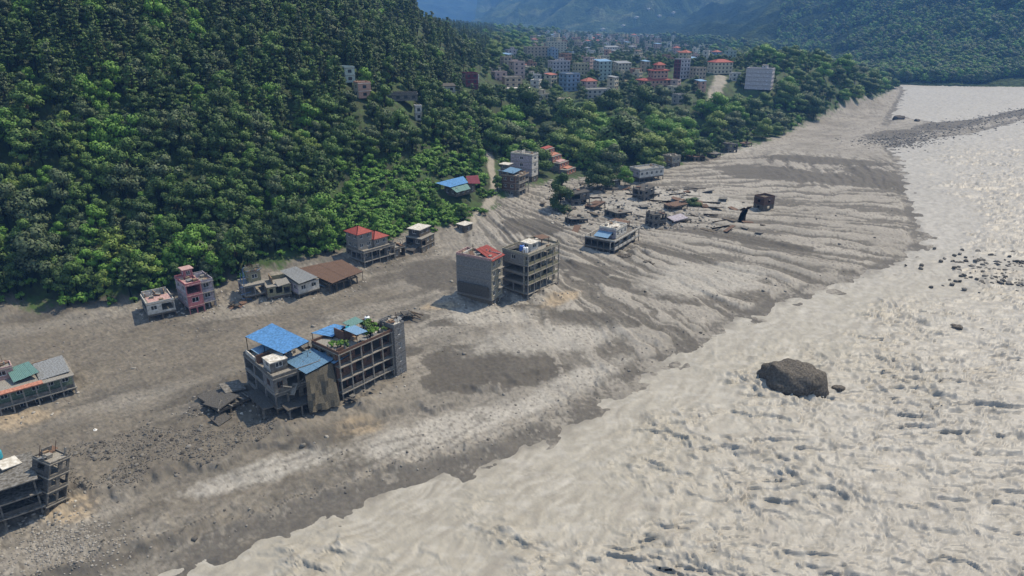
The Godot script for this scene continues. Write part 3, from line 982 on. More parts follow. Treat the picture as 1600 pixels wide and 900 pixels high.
func hip(parent: Node3D, mat: Material, at: Vector3, w: float, d: float, h: float, called := "roof") -> MeshInstance3D:
	var st := start()
	var r := maxf(w - d, 0.0) / 2.0
	var e := [at + Vector3(-w / 2, 0, d / 2), at + Vector3(w / 2, 0, d / 2), at + Vector3(w / 2, 0, -d / 2), at + Vector3(-w / 2, 0, -d / 2)]
	var t := [at + Vector3(-r - 0.01, h, 0), at + Vector3(r + 0.01, h, 0)]
	quad(st, e[0], e[1], t[1], t[0], Vector3(0, 1, 1))
	quad(st, e[2], e[3], t[0], t[1], Vector3(0, 1, -1))
	quad(st, e[1], e[2], t[1], t[1], Vector3(1, 1, 0))
	quad(st, e[3], e[0], t[0], t[0], Vector3(-1, 1, 0))
	var k := Vector3.DOWN * 0.14
	for i in 4: quad(st, e[i], e[(i + 1) % 4], e[(i + 1) % 4] + k, e[i] + k, e[i] + e[(i + 1) % 4] - at * 2.0)
	quad(st, e[0] + k, e[1] + k, e[2] + k, e[3] + k, Vector3.DOWN)
	var o := part(called, st.commit(), mat, parent)
	var ridge := start()
	for q in [[e[0], t[0]], [e[1], t[1]], [e[2], t[1]], [e[3], t[0]], [t[0], t[1]]]: tube(ridge, [q[0] + Vector3.UP * 0.04, q[1] + Vector3.UP * 0.04], [0.09, 0.09], 5)
	part("ridge_tile", ridge.commit(), mat, o)
	return o
func water_tank(at: Vector3, mat: Material, label: String, r := 0.6, h := 1.3) -> void:
	var o := thing("water_tank", label, "water tank", at, 0.0, "water tanks on the roofs")
	part("tank", drum(r, h), mat, o)
	part("lid", drum(r * 0.34, 0.14, 8), M.black_plastic, o).position.y = h
	for k in 3: part("foot", unit_box(Vector3(0.2, 0.2, 0.2)), M.concrete, o).position = Vector3(cos(k * 2.09) * r * 0.6, -0.2, sin(k * 2.09) * r * 0.6)
func stain(c: Color, lo: float, seed_: int, metres: float, rough := 0.92) -> StandardMaterial3D:
	var m := std(c, rough, 0.3)
	m.albedo_texture = shared_stain(seed_, lo)
	m.normal_enabled = true
	m.normal_texture = M.grit
	m.normal_scale = 0.5
	tri(m, metres)
	return m
func shared_stain(seed_: int, lo: float) -> Texture2D:
	var k := "s%d %.2f" % [seed_ % 4, lo]
	if not cache.has(k): cache[k] = tex(300 + seed_ % 4, [0.012, 0.02, 0.028, 0.016][seed_ % 4], lo, 1.0, 512, 6, 0.0, Vector3(1.0, 0.96, 0.88))
	return cache[k]
func building_materials() -> void:
	M.grit = tex(290, 0.05, 0, 1, 512, 5, 5.0)
	M.concrete = stain(lin(0.21, 0.205, 0.195), 0.5, 0, 5.0)
	M.concrete_dark = stain(lin(0.125, 0.122, 0.118), 0.5, 1, 4.0)
	M.concrete_pale = stain(lin(0.34, 0.33, 0.31), 0.55, 2, 4.0)
	M.mud_wall = stain(lin(0.17, 0.15, 0.125), 0.5, 3, 3.0)
	M.white_wall = stain(lin(0.62, 0.61, 0.58), 0.62, 0, 6.0)
	M.cream_wall = stain(lin(0.44, 0.42, 0.34), 0.42, 1, 5.0)
	M.yellow_wall = stain(lin(0.42, 0.40, 0.27), 0.42, 2, 4.0)
	M.pink_wall = stain(lin(0.47, 0.19, 0.22), 0.6, 3, 5.0)
	M.pink_pale = stain(lin(0.50, 0.34, 0.34), 0.6, 3, 5.0)
	M.lilac_wall = stain(lin(0.40, 0.38, 0.45), 0.65, 0, 6.0)
	M.blue_wall = stain(lin(0.13, 0.22, 0.40), 0.6, 1, 5.0)
	M.brick_wall = stain(lin(0.215, 0.135, 0.105), 0.42, 2, 3.5)
	M.tan_wall = stain(lin(0.36, 0.27, 0.19), 0.55, 0, 4.0)
	M.green_wall = stain(lin(0.28, 0.36, 0.27), 0.55, 1, 4.0)
	M.teal_wall = stain(lin(0.30, 0.46, 0.46), 0.6, 2, 4.0)
	M.salmon_wall = stain(lin(0.48, 0.23, 0.17), 0.6, 3, 4.0)
	M.grey_wall = stain(lin(0.25, 0.255, 0.265), 0.55, 1, 5.0)
	M.blue_tin = stain(lin(0.105, 0.275, 0.58), 0.66, 0, 5.0, 0.45)
	M.light_blue_tin = stain(lin(0.20, 0.36, 0.58), 0.62, 1, 3.0, 0.45)
	M.dull_blue_tin = stain(lin(0.15, 0.29, 0.47), 0.55, 2, 4.0, 0.5)
	M.grey_tin = stain(lin(0.30, 0.32, 0.34), 0.5, 3, 3.0, 0.5)
	M.teal_tin = stain(lin(0.17, 0.33, 0.32), 0.5, 2, 3.0, 0.55)
	M.rust_tin = stain(lin(0.21, 0.135, 0.10), 0.45, 1, 2.5, 0.8)
	M.red_roof = stain(lin(0.36, 0.085, 0.07), 0.55, 0, 3.0, 0.7)
	M.red_dark = stain(lin(0.22, 0.045, 0.07), 0.5, 1, 3.0, 0.7)
	M.rust = stain(lin(0.12, 0.07, 0.05), 0.5, 2, 2.0)
	M.timber = stain(lin(0.13, 0.10, 0.075), 0.45, 3, 1.5)
	M.white_paint = std(lin(0.6, 0.6, 0.58), 0.6)
	M.brown_paint = std(lin(0.10, 0.05, 0.03), 0.6)
	M.black_plastic = std(lin(0.02, 0.02, 0.022), 0.5)
	M.blue_plastic = std(lin(0.04, 0.12, 0.38), 0.45)
	M.teal_plastic = std(lin(0.03, 0.25, 0.33), 0.45)
	M.white_plastic = std(lin(0.6, 0.62, 0.64), 0.45)
	M.cloth_white = std(lin(0.66, 0.64, 0.60), 0.9)
	M.tarp = stain(lin(0.15, 0.14, 0.115), 0.5, 1, 3.0)
	M.rock = stain(lin(0.185, 0.165, 0.14), 0.3, 2, 9.0, 0.75)
	M.rock.normal_scale = 1.6
	var g := std(lin(0.03, 0.035, 0.04), 0.12, 0.5)
	M.glass = g
	for t in [["white", 0.72, 0.71, 0.69], ["cream", 0.66, 0.62, 0.50], ["grey", 0.50, 0.50, 0.49], ["lilac", 0.56, 0.55, 0.62], ["tan", 0.52, 0.44, 0.35], ["pink", 0.62, 0.48, 0.46], ["yellow", 0.62, 0.57, 0.40], ["teal", 0.46, 0.58, 0.57], ["brick-red", 0.40, 0.24, 0.19], ["blue", 0.30, 0.42, 0.60], ["salmon", 0.58, 0.37, 0.30], ["bare concrete", 0.40, 0.39, 0.37]]:
		M["town " + t[0]] = stain(lin(t[1], t[2], t[3]), 0.66, int(t[1] * 100.0), 6.0)
	M.town_red = stain(lin(0.42, 0.17, 0.14), 0.6, 1, 4.0)

# ---------------------------------------------------------------- what the flood left standing
func G(x: float, z: float, up := 0.0) -> Vector3:
	return Vector3(x, base_h(x, z) + up, z)
func wrecked(called: String, label: String, x: float, z: float, turn: float, sink: float, clear := 7.0) -> Node3D:
	KEEP_CLEAR.append([x, z, clear])
	return thing(called, label, "house", G(x, z, -sink), turn, "")
func slab(parent: Node3D, called: String, size: Vector3, at: Vector3, rot: Vector3, mat: Material) -> MeshInstance3D:
	var o := part(called, unit_box(size), mat, parent)
	o.position = at
	o.rotation_degrees = rot
	return o
func near_houses() -> void:
	var o := wrecked("house", "low whitewashed house sunk in mud next to the pink house", -93.2, -168.8, 36, 1.1, 5.0)
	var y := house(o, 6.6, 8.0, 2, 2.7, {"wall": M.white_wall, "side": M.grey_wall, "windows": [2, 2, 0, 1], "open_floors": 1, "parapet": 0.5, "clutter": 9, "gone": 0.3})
	slab(o, "roof_floor", Vector3(5.6, 0.06, 5.0), Vector3(0.2, y + 0.01, 0.9), Vector3.ZERO, M.pink_pale)
	for k in 3: slab(o, "roof_wall", Vector3(0.18, 1.1, 2.2), Vector3(-2.6 + k * 2.4, y, -2.6), Vector3(0, rng.randf_range(-8, 8), 0), M.tan_wall)
	slab(o, "roof_wall", Vector3(6.0, 1.3, 0.18), Vector3(0, y, -3.4), Vector3.ZERO, M.white_wall)

	o = wrecked("house", "pink and lilac three-storey house with a pink stair room on its roof", -85.4, -174.6, 42, 1.5, 6.0)
	y = house(o, 3.9, 8.4, 3, 3.0, {"wall": M.pink_wall, "side": M.lilac_wall, "trim": M.pink_pale, "windows": [1, 0, 0, 2], "open_floors": 1, "win_w": 1.9, "parapet": 0.5, "clutter": 9, "at": Vector3(-1.75, 0, 0), "gone": 0.25})
	house(o, 3.3, 7.6, 3, 2.85, {"wall": M.lilac_wall, "trim": M.concrete_pale, "windows": [1, 1, 0, 0], "open_floors": 1, "parapet": 0.7, "clutter": 9, "balcony": 1.0, "posts": 2, "at": Vector3(1.95, 0, -0.2), "rail": M.lilac_wall})
	house(o, 2.3, 2.6, 1, 2.7, {"wall": M.pink_wall, "trim": M.pink_pale, "windows": [1, 1, 0, 1], "slab_out": 0.35, "parapet": 0.0, "at": Vector3(-1.0, y, -2.2)})
	slab(o, "planter", Vector3(0.8, 0.7, 0.8), Vector3(-0.6, y, 2.4), Vector3.ZERO, M.tan_wall)

	o = wrecked("house_ruin", "gutted frame of a house with blue posts and a yellow upper room", -73.0, -181.5, 35, 1.0, 5.0)
	y = house(o, 5.6, 6.4, 2, 2.9, {"wall": M.grey_wall, "side": M.lilac_wall, "windows": [-2, -2, 2, -2], "parapet": 0.0, "bare": true})
	house(o, 3.4, 3.2, 1, 2.8, {"wall": M.yellow_wall, "windows": [1, 1, 0, 1], "parapet": 0.3, "clutter": 95, "at": Vector3(0.9, y, -0.6), "gone": 0.3})
	for k in 4: slab(o, "post", Vector3(0.22, rng.randf_range(2.0, 3.4), 0.22), Vector3(-2.6 + 1.1 * (k % 2), y, 2.6 - 1.7 * k), Vector3(rng.randf_range(-8, 8), 0, rng.randf_range(-8, 8)), M.blue_wall)
	for k in 3: slab(o, "beam", Vector3(3.2, 0.2, 0.2), Vector3(-2.4, 1.8 + k * 1.7, 2.8), Vector3(0, 20, rng.randf_range(-25, 20)), M.blue_wall)

	o = wrecked("house_ruin", "yellow house with its front wall torn open, beside the tin-roofed house", -66.8, -183.6, 30, 1.4, 5.0)
	y = house(o, 6.4, 6.6, 2, 2.8, {"wall": M.yellow_wall, "side": M.tan_wall, "windows": [3, 2, 0, 2], "parapet": 0.0, "gone": 0.65, "bare": true})
	slab(o, "roof_wall", Vector3(0.2, 1.9, 4.2), Vector3(-1.2, y, -0.6), Vector3(0, 0, 4), M.tan_wall)
	slab(o, "roof_wall", Vector3(3.6, 1.2, 0.2), Vector3(1.0, y, -2.4), Vector3(5, 0, 0), M.yellow_wall)
	slab(o, "broken_slab", Vector3(3.4, 0.2, 2.6), Vector3(1.2, y + 0.4, 2.4), Vector3(22, 8, 6), M.concrete_pale)

	o = wrecked("house", "white two-storey house under a long grey tin roof", -61.4, -187.0, 47, 1.4, 6.0)
	house(o, 6.6, 10.5, 2, 2.9, {"wall": M.white_wall, "side": M.lilac_wall, "windows": [2, 3, 0, 3], "open_floors": 1, "parapet": 0.0, "gone": 0.15})
	tin(o, M.grey_tin, Vector3(-67.0, 10.9, -188.2), Vector3(-63.4, 10.9, -191.6), Vector3(-55.4, 9.9, -185.4), Vector3(-59.2, 9.9, -180.2), 4)
	slab(o, "lean_to_roof", Vector3(2.6, 0.12, 9.0), Vector3(4.3, 3.1, 0.2), Vector3(0, 0, -34), M.light_blue_tin)

	o = wrecked("shed", "low open shed under a wide rusty corrugated roof", -53.2, -193.2, 46, 0.5, 8.0)
	o.set_meta("category", "shed")
	house(o, 9.6, 11.4, 1, 3.2, {"wall": M.mud_wall, "side": M.concrete_dark, "windows": [-4, -3, 0, -3], "parapet": 0.0, "slab_out": -0.6, "bare": true})
	tin(o, M.rust_tin, Vector3(-63.3, 9.7, -193.5), Vector3(-52.1, 9.9, -200.9), Vector3(-44.4, 8.4, -194.3), Vector3(-51.4, 8.1, -185.3), 9)
	posts_under(o, [Vector3(-51.4, 8.1, -185.5), Vector3(-48.0, 8.2, -190.0), Vector3(-44.6, 8.3, -194.4), Vector3(-58.0, 9.0, -189.5)], 4.2)

	o = wrecked("house", "grey terraced house with two red hipped roofs by the forest edge", -45.2, -211.4, 47, 1.2, 8.0)
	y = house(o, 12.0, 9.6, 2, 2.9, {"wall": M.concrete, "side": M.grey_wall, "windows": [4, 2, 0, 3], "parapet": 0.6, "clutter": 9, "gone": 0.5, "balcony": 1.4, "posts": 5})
	house(o, 5.4, 6.4, 2, 2.7, {"wall": M.concrete_pale, "side": M.grey_wall, "windows": [2, 2, 0, 2], "parapet": 0.0, "at": Vector3(-3.1, y, -1.4)})
	hip(o, M.red_roof, Vector3(-3.1, y + 5.35, -1.4), 6.4, 7.4, 1.7)
	house(o, 5.2, 6.0, 1, 2.8, {"wall": M.concrete_pale, "windows": [2, 2, 0, 0], "parapet": 0.0, "at": Vector3(2.5, y, -0.6)})
	hip(o, M.red_roof, Vector3(2.5, y + 2.75, -0.6), 6.3, 7.0, 1.6)
	house(o, 4.6, 5.2, 1, 3.4, {"wall": M.mud_wall, "trim": M.concrete_pale, "windows": [2, 1, 0, 0], "parapet": 0.4, "clutter": 9, "at": Vector3(8.2, 0.6, 1.6), "gone": 0.5})

	o = wrecked("house", "small brown-grey block house with a white roof slab near the slope", -31.2, -226.0, 62, 1.0, 6.0)
	y = house(o, 7.6, 6.4, 2, 2.8, {"wall": M.mud_wall, "side": M.concrete_dark, "windows": [3, 2, 0, 2], "parapet": 0.0, "gone": 0.5})
	house(o, 6.0, 4.6, 1, 2.6, {"wall": M.mud_wall, "side": M.concrete_dark, "trim": M.white_wall, "windows": [2, 2, 0, 1], "parapet": 0.0, "slab_out": 0.4, "at": Vector3(0.6, y, -0.7)})
	slab(o, "lean_to_roof", Vector3(4.0, 0.15, 3.2), Vector3(-5.4, 2.6, 0.6), Vector3(0, 0, 12), M.concrete_dark)
	slab(o, "lean_to_wall", Vector3(3.6, 2.4, 0.2), Vector3(-5.4, 0, 2.0), Vector3.ZERO, M.mud_wall)

	o = wrecked("hut", "small dark red brick hut half under mud at the path's end", -17.4, -246.8, 49, 0.8, 4.0)
	o.set_meta("category", "hut")
	y = house(o, 4.2, 3.8, 1, 3.4, {"wall": M.brick_wall, "side": M.brick_wall, "trim": M.white_wall, "windows": [1, 1, 0, 1], "parapet": 0.0, "gone": 0.4, "slab_out": 0.3})

	o = wrecked("house", "house in the green with blue, teal and dark red tin roofs", -21.0, -275.5, 50, 0.6, 9.0)
	house(o, 11.0, 6.5, 1, 3.6, {"wall": M.white_wall, "side": M.grey_wall, "windows": [4, 2, 0, 2], "parapet": 0.0, "slab_out": -0.05})
	tin(o, M.blue_tin, Vector3(-30.4, 17.4, -271.0), Vector3(-20.0, 17.8, -281.6), Vector3(-17.6, 16.6, -275.0), Vector3(-24.2, 16.2, -268.8), 6)
	tin(o, M.teal_tin, Vector3(-24.0, 15.9, -269.0), Vector3(-18.0, 16.2, -274.6), Vector3(-16.4, 14.9, -271.6), Vector3(-21.6, 14.6, -266.6), 4)
	tin(o, M.red_dark, Vector3(-19.0, 17.9, -281.4), Vector3(-14.0, 17.9, -282.8), Vector3(-12.6, 16.4, -274.0), Vector3(-17.4, 16.4, -274.6), 4)

	o = wrecked("apartment_block", "tall narrow grey block with a blank side wall and red roof edge", -9.2, -183.4, 60, 1.2, 9.0)
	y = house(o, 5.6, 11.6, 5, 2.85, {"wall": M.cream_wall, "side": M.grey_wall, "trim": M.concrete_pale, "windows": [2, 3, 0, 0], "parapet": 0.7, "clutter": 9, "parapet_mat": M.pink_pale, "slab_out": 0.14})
	for k in 4: slab(o, "balcony_slab", Vector3(2.4, 0.14, 1.1), Vector3(1.2, 2.7 + k * 2.85, 6.3), Vector3.ZERO, M.concrete_pale)
	tin(o, M.red_roof, Vector3(-10.2, 18.2, -186.0), Vector3(-7.2, 18.2, -190.0), Vector3(-1.9, 17.5, -183.0), Vector3(-5.2, 17.5, -177.4), 4)
	slab(o, "roof_wall", Vector3(4.8, 0.9, 0.2), Vector3(-0.2, y, -3.6), Vector3.ZERO, M.white_wall)
	slab(o, "side_annex", Vector3(0.3, 3.2, 10.0), Vector3(-3.4, 3.6, 0.0), Vector3(0, 0, 3), M.concrete_dark)

	o = wrecked("apartment_block", "cream and green five-storey block with balconies and blue roof tank", 5.6, -191.5, 50, 1.2, 10.0)
	y = house(o, 14.6, 9.6, 5, 2.85, {"wall": M.cream_wall, "side": M.grey_wall, "trim": M.concrete_pale, "rail": M.yellow_wall, "windows": [5, 2, 0, 1], "open_floors": 2, "balcony": 1.5, "posts": 6, "parapet": 0.6, "clutter": 14, "gone": 0.6})
	house(o, 3.4, 3.4, 1, 2.5, {"wall": M.white_wall, "windows": [1, 1, 0, 1], "parapet": 0.0, "slab_out": 0.3, "at": Vector3(-2.2, y, 1.2), "trim": M.white_wall})
	slab(o, "canopy", Vector3(4.4, 0.1, 3.0), Vector3(4.2, y + 2.1, 0.6), Vector3(6, 0, -5), M.rust_tin)
	for k in 4: slab(o, "post", Vector3(0.12, 2.1, 0.12), Vector3(2.4 + 3.4 * (k % 2), y, -0.6 + 2.4 * (k / 2)), Vector3.ZERO, M.rust)
	for k in 3: slab(o, "broken_slab", Vector3(4.2 - k, 0.18, 2.6), Vector3(-4.6 + k * 1.2, y + 0.3 + 0.25 * k, -2.6 + k * 0.6), Vector3(rng.randf_range(-10, 10), 20 * k, rng.randf_range(-10, 10)), M.concrete_dark)
	for p in [[-5.0, 0.6, M.blue_plastic, "blue"], [-5.6, 2.4, M.white_plastic, "white"]]:
		water_tank(o.transform * Vector3(p[0], y + 0.25, p[1]), p[2], p[3] + " water tank on the roof of the cream block", 0.75, 1.7)

	o = wrecked("house_ruin", "gutted white villa with a light blue roof on the debris flat", 35.6, -235.5, 56, 1.0, 12.0)
	y = house(o, 20.0, 11.5, 2, 2.9, {"wall": M.white_wall, "side": M.concrete_dark, "trim": M.concrete, "windows": [6, 3, 0, -4], "open_floors": 1, "parapet": 0.5, "clutter": 9, "gone": 0.45, "balcony": 1.6, "posts": 7})
	house(o, 8.4, 6.5, 1, 3.2, {"wall": M.white_wall, "side": M.lilac_wall, "windows": [3, 2, 0, 2], "parapet": 0.5, "clutter": 9, "at": Vector3(-2.4, y, 1.2), "trim": M.white_wall})
	slab(o, "lean_to_roof", Vector3(4.6, 0.1, 5.4), Vector3(-8.0, y + 1.6, 0.4), Vector3(0, 0, 16), M.light_blue_tin)
	slab(o, "lean_to_roof", Vector3(7.0, 0.12, 6.0), Vector3(6.0, y + 2.4, -0.6), Vector3(4, 0, -4), M.rust_tin)
	for k in 4: slab(o, "post", Vector3(0.25, 2.5, 0.25), Vector3(3.6 + 1.8 * k, y, 2.0), Vector3.ZERO, M.mud_wall)
	house(o, 5.0, 4.6, 1, 3.4, {"wall": M.mud_wall, "windows": [-2, 1, 0, 0], "parapet": 0.0, "at": Vector3(-2.0, 0, 7.0) * 0.0 + Vector3(12.4, 0.4, -1.2)})

	# stepped houses below the town
	o = wrecked("tower_house", "slim white tower house with three windows one above another", 5.6, -312.6, 60, 0.8, 9.0)
	y = house(o, 5.8, 11.0, 4, 3.1, {"wall": M.white_wall, "side": M.lilac_wall, "windows": [1, 2, 0, 1], "win_w": 1.6, "parapet": 0.6, "clutter": 9})
	slab(o, "roof_wall", Vector3(3.0, 1.4, 0.2), Vector3(0.8, y, -1.0), Vector3.ZERO, M.white_wall)
	o = wrecked("house", "brick house with stepped balconies and a blue-grey roof below the tower house", 1.4, -291.6, 62, 0.8, 8.0)
	y = house(o, 9.0, 8.4, 3, 3.0, {"wall": M.tan_wall, "side": M.brick_wall, "trim": M.concrete_pale, "windows": [4, 2, 0, 2], "balcony": 1.6, "posts": 4, "parapet": 0.3, "clutter": 9, "rail": M.concrete_pale})
	slab(o, "roof_sheet", Vector3(7.6, 0.1, 5.6), Vector3(-0.4, y + 1.4, -1.4), Vector3(5, 0, 3), M.dull_blue_tin)
	for k in 4: slab(o, "post", Vector3(0.15, 1.6, 0.15), Vector3(-3.6 + 6.6 * (k % 2), y, -3.6 + 4.4 * (k / 2)), Vector3.ZERO, M.rust)
	o = wrecked("house", "flat white-roofed house wedged between the path and the tower house", -1.6, -303.0, 62, 0.6, 6.0)
	y = house(o, 6.0, 6.4, 2, 3.0, {"wall": M.concrete, "side": M.grey_wall, "trim": M.white_wall, "windows": [2, 2, 0, 2], "slab_out": 0.5, "parapet": 0.0})
	house(o, 3.6, 3.6, 1, 2.8, {"wall": M.concrete, "trim": M.white_wall, "windows": [1, 1, 0, 1], "slab_out": 0.6, "parapet": 0.0, "at": Vector3(-0.6, y, -0.8)})
	o = wrecked("terraced_house", "blue-grey house stepping down in red-roofed terraces", 21.6, -338.0, 57, 0.8, 10.0)
	for k in 4:
		house(o, 8.6, 4.0, 4 - k, 2.8, {"wall": M.salmon_wall, "side": M.grey_wall, "windows": [3, 1, 0, 1], "parapet": 0.0, "at": Vector3(0, 0, -5.6 + k * 4.05)})
		slab(o, "roof", Vector3(8.0 - k * 0.8, 0.25, 2.6), Vector3(0.4, (4 - k) * 2.8 + 0.25, -5.9 + k * 4.05), Vector3(9, 0, 0), [M.red_roof, M.salmon_wall, M.pink_pale, M.salmon_wall][k])
	for k in [[24, -322, 7.0], [30, -328, 7.0], [14, -303, 6.0], [9, -297, 6.0], [70, -322, 7.0]]: KEEP_CLEAR.append(k)
	o = wrecked("villa", "white two-storey villa with tall windows beside the bright green tree", 64.6, -331.0, 29, 0.8, 9.0)
	house(o, 14.5, 8.0, 2, 3.3, {"wall": M.white_wall, "side": M.lilac_wall, "windows": [5, 2, 0, 2], "win_w": 1.5, "parapet": 0.7, "clutter": 9, "open_floors": 1})
	o = wrecked("house", "small cream house standing at the edge of the debris flat", 82.6, -359.8, 39, 0.6, 6.0)
	house(o, 6.8, 6.6, 2, 3.1, {"wall": M.cream_wall, "side": M.tan_wall, "windows": [2, 2, 0, 2], "parapet": 0.5, "clutter": 9})
	o = wrecked("hut", "tiny teal-walled hut between two trees", 48.0, -319.0, 30, 0.5, 3.0)
	o.set_meta("category", "hut")
	house(o, 3.6, 3.2, 1, 3.4, {"wall": M.teal_wall, "trim": M.white_wall, "windows": [1, 1, 0, 1], "parapet": 0.0, "slab_out": 0.25})

	# left edge of the flat
	o = wrecked("house", "two-storey galleried house with a teal tin roof and red eaves", -101.2, -129.2, 40.5, 0.9, 8.0)
	y = house(o, 13.5, 10.0, 2, 2.9, {"wall": M.green_wall, "side": M.concrete_dark, "trim": M.concrete_pale, "windows": [5, 2, 0, 2], "balcony": 1.8, "posts": 7, "parapet": 0.0, "rail": M.concrete, "slab_out": 0.25})
	tin(o, M.teal_tin, Vector3(-106.0, 10.6, -129.2), Vector3(-103.2, 10.8, -132.2), Vector3(-98.8, 10.2, -128.6), Vector3(-102.2, 9.5, -125.4), 4)
	slab(o, "eave", Vector3(8.0, 0.25, 1.3), Vector3(-2.6, y + 0.02, 4.7), Vector3(10, 0, 0), M.salmon_wall)
	slab(o, "roof_sheet", Vector3(5.6, 0.1, 8.0), Vector3(3.8, y + 0.5, -0.4), Vector3(5, 0, 3), M.grey_tin)
	house(o, 4.0, 3.0, 1, 2.4, {"wall": M.pink_pale, "windows": [1, 1, 0, 1], "parapet": 0.4, "clutter": 9, "at": Vector3(-4.6, y, -3.2), "gone": 0.4})
	slab(o, "roof_wall", Vector3(6.0, 0.9, 0.2), Vector3(1.0, y, -4.6), Vector3(0, 6, 0), M.tan_wall)
	o = wrecked("shed", "low dark-roofed building joined to the galleried house", -111.5, -121.6, 40.5, 0.7, 7.0)
	o.set_meta("category", "shed")
	y = house(o, 11.0, 9.0, 1, 3.2, {"wall": M.concrete_dark, "side": M.concrete_dark, "windows": [4, 1, 0, 1], "parapet": 0.0, "open_floors": 1})
	slab(o, "roof_sheet", Vector3(11.8, 0.14, 9.6), Vector3(0, y + 0.3, 0), Vector3(4, 0, 0), M.concrete_dark)

	# collapsed apartment house
	o = wrecked("collapsed_building", "collapsed apartment house of stacked floor slabs with open rooms", -84.3, -93.6, 38, 0.6, 7.0)
	y = house(o, 10.5, 8.6, 3, 2.7, {"wall": M.concrete_dark, "side": M.concrete_dark, "trim": M.concrete, "windows": [-2, -2, 2, 2], "parapet": 0.0, "balcony": 1.2, "posts": 3, "slab_out": 0.5, "gone": 0.6, "bare": true, "rail": M.concrete_dark})
	for k in 9: slab(o, "slab_end", Vector3(rng.randf_range(0.7, 1.3), 0.3, rng.randf_range(0.8, 1.5)), Vector3(5.4 + 0.2 * (k % 3), 0.9 + k * 0.9, 3.0 - 0.25 * k), Vector3(rng.randf_range(-14, 14), rng.randf_range(-30, 30), rng.randf_range(-16, 10)), M.concrete_pale)
	house(o, 4.0, 3.4, 1, 2.4, {"wall": M.green_wall, "side": M.concrete, "windows": [1, 0, 0, 1], "parapet": 0.0, "at": Vector3(-3.0, y, -1.6), "gone": 0.5})
	slab(o, "broken_slab", Vector3(3.0, 0.2, 2.4), Vector3(2.4, y + 0.5, -2.0), Vector3(14, 20, -8), M.white_wall)
	o = wrecked("collapsed_building", "grey stair tower leaning out from the collapsed apartment house", -78.6, -95.4, 70, 0.8, 5.0)
	house(o, 3.6, 3.8, 4, 2.6, {"wall": M.concrete, "side": M.concrete_dark, "windows": [2, 1, 0, 1], "parapet": 0.3, "clutter": 9, "gone": 0.3, "bare": true})
	o.rotation_degrees = Vector3(9, 70, -12)
	water_tank(Vector3(-86.0, base_h(-86, -96) + 8.2, -97.6), M.teal_plastic, "teal water tank on the collapsed apartment house", 0.8, 1.5)

	center_houses()
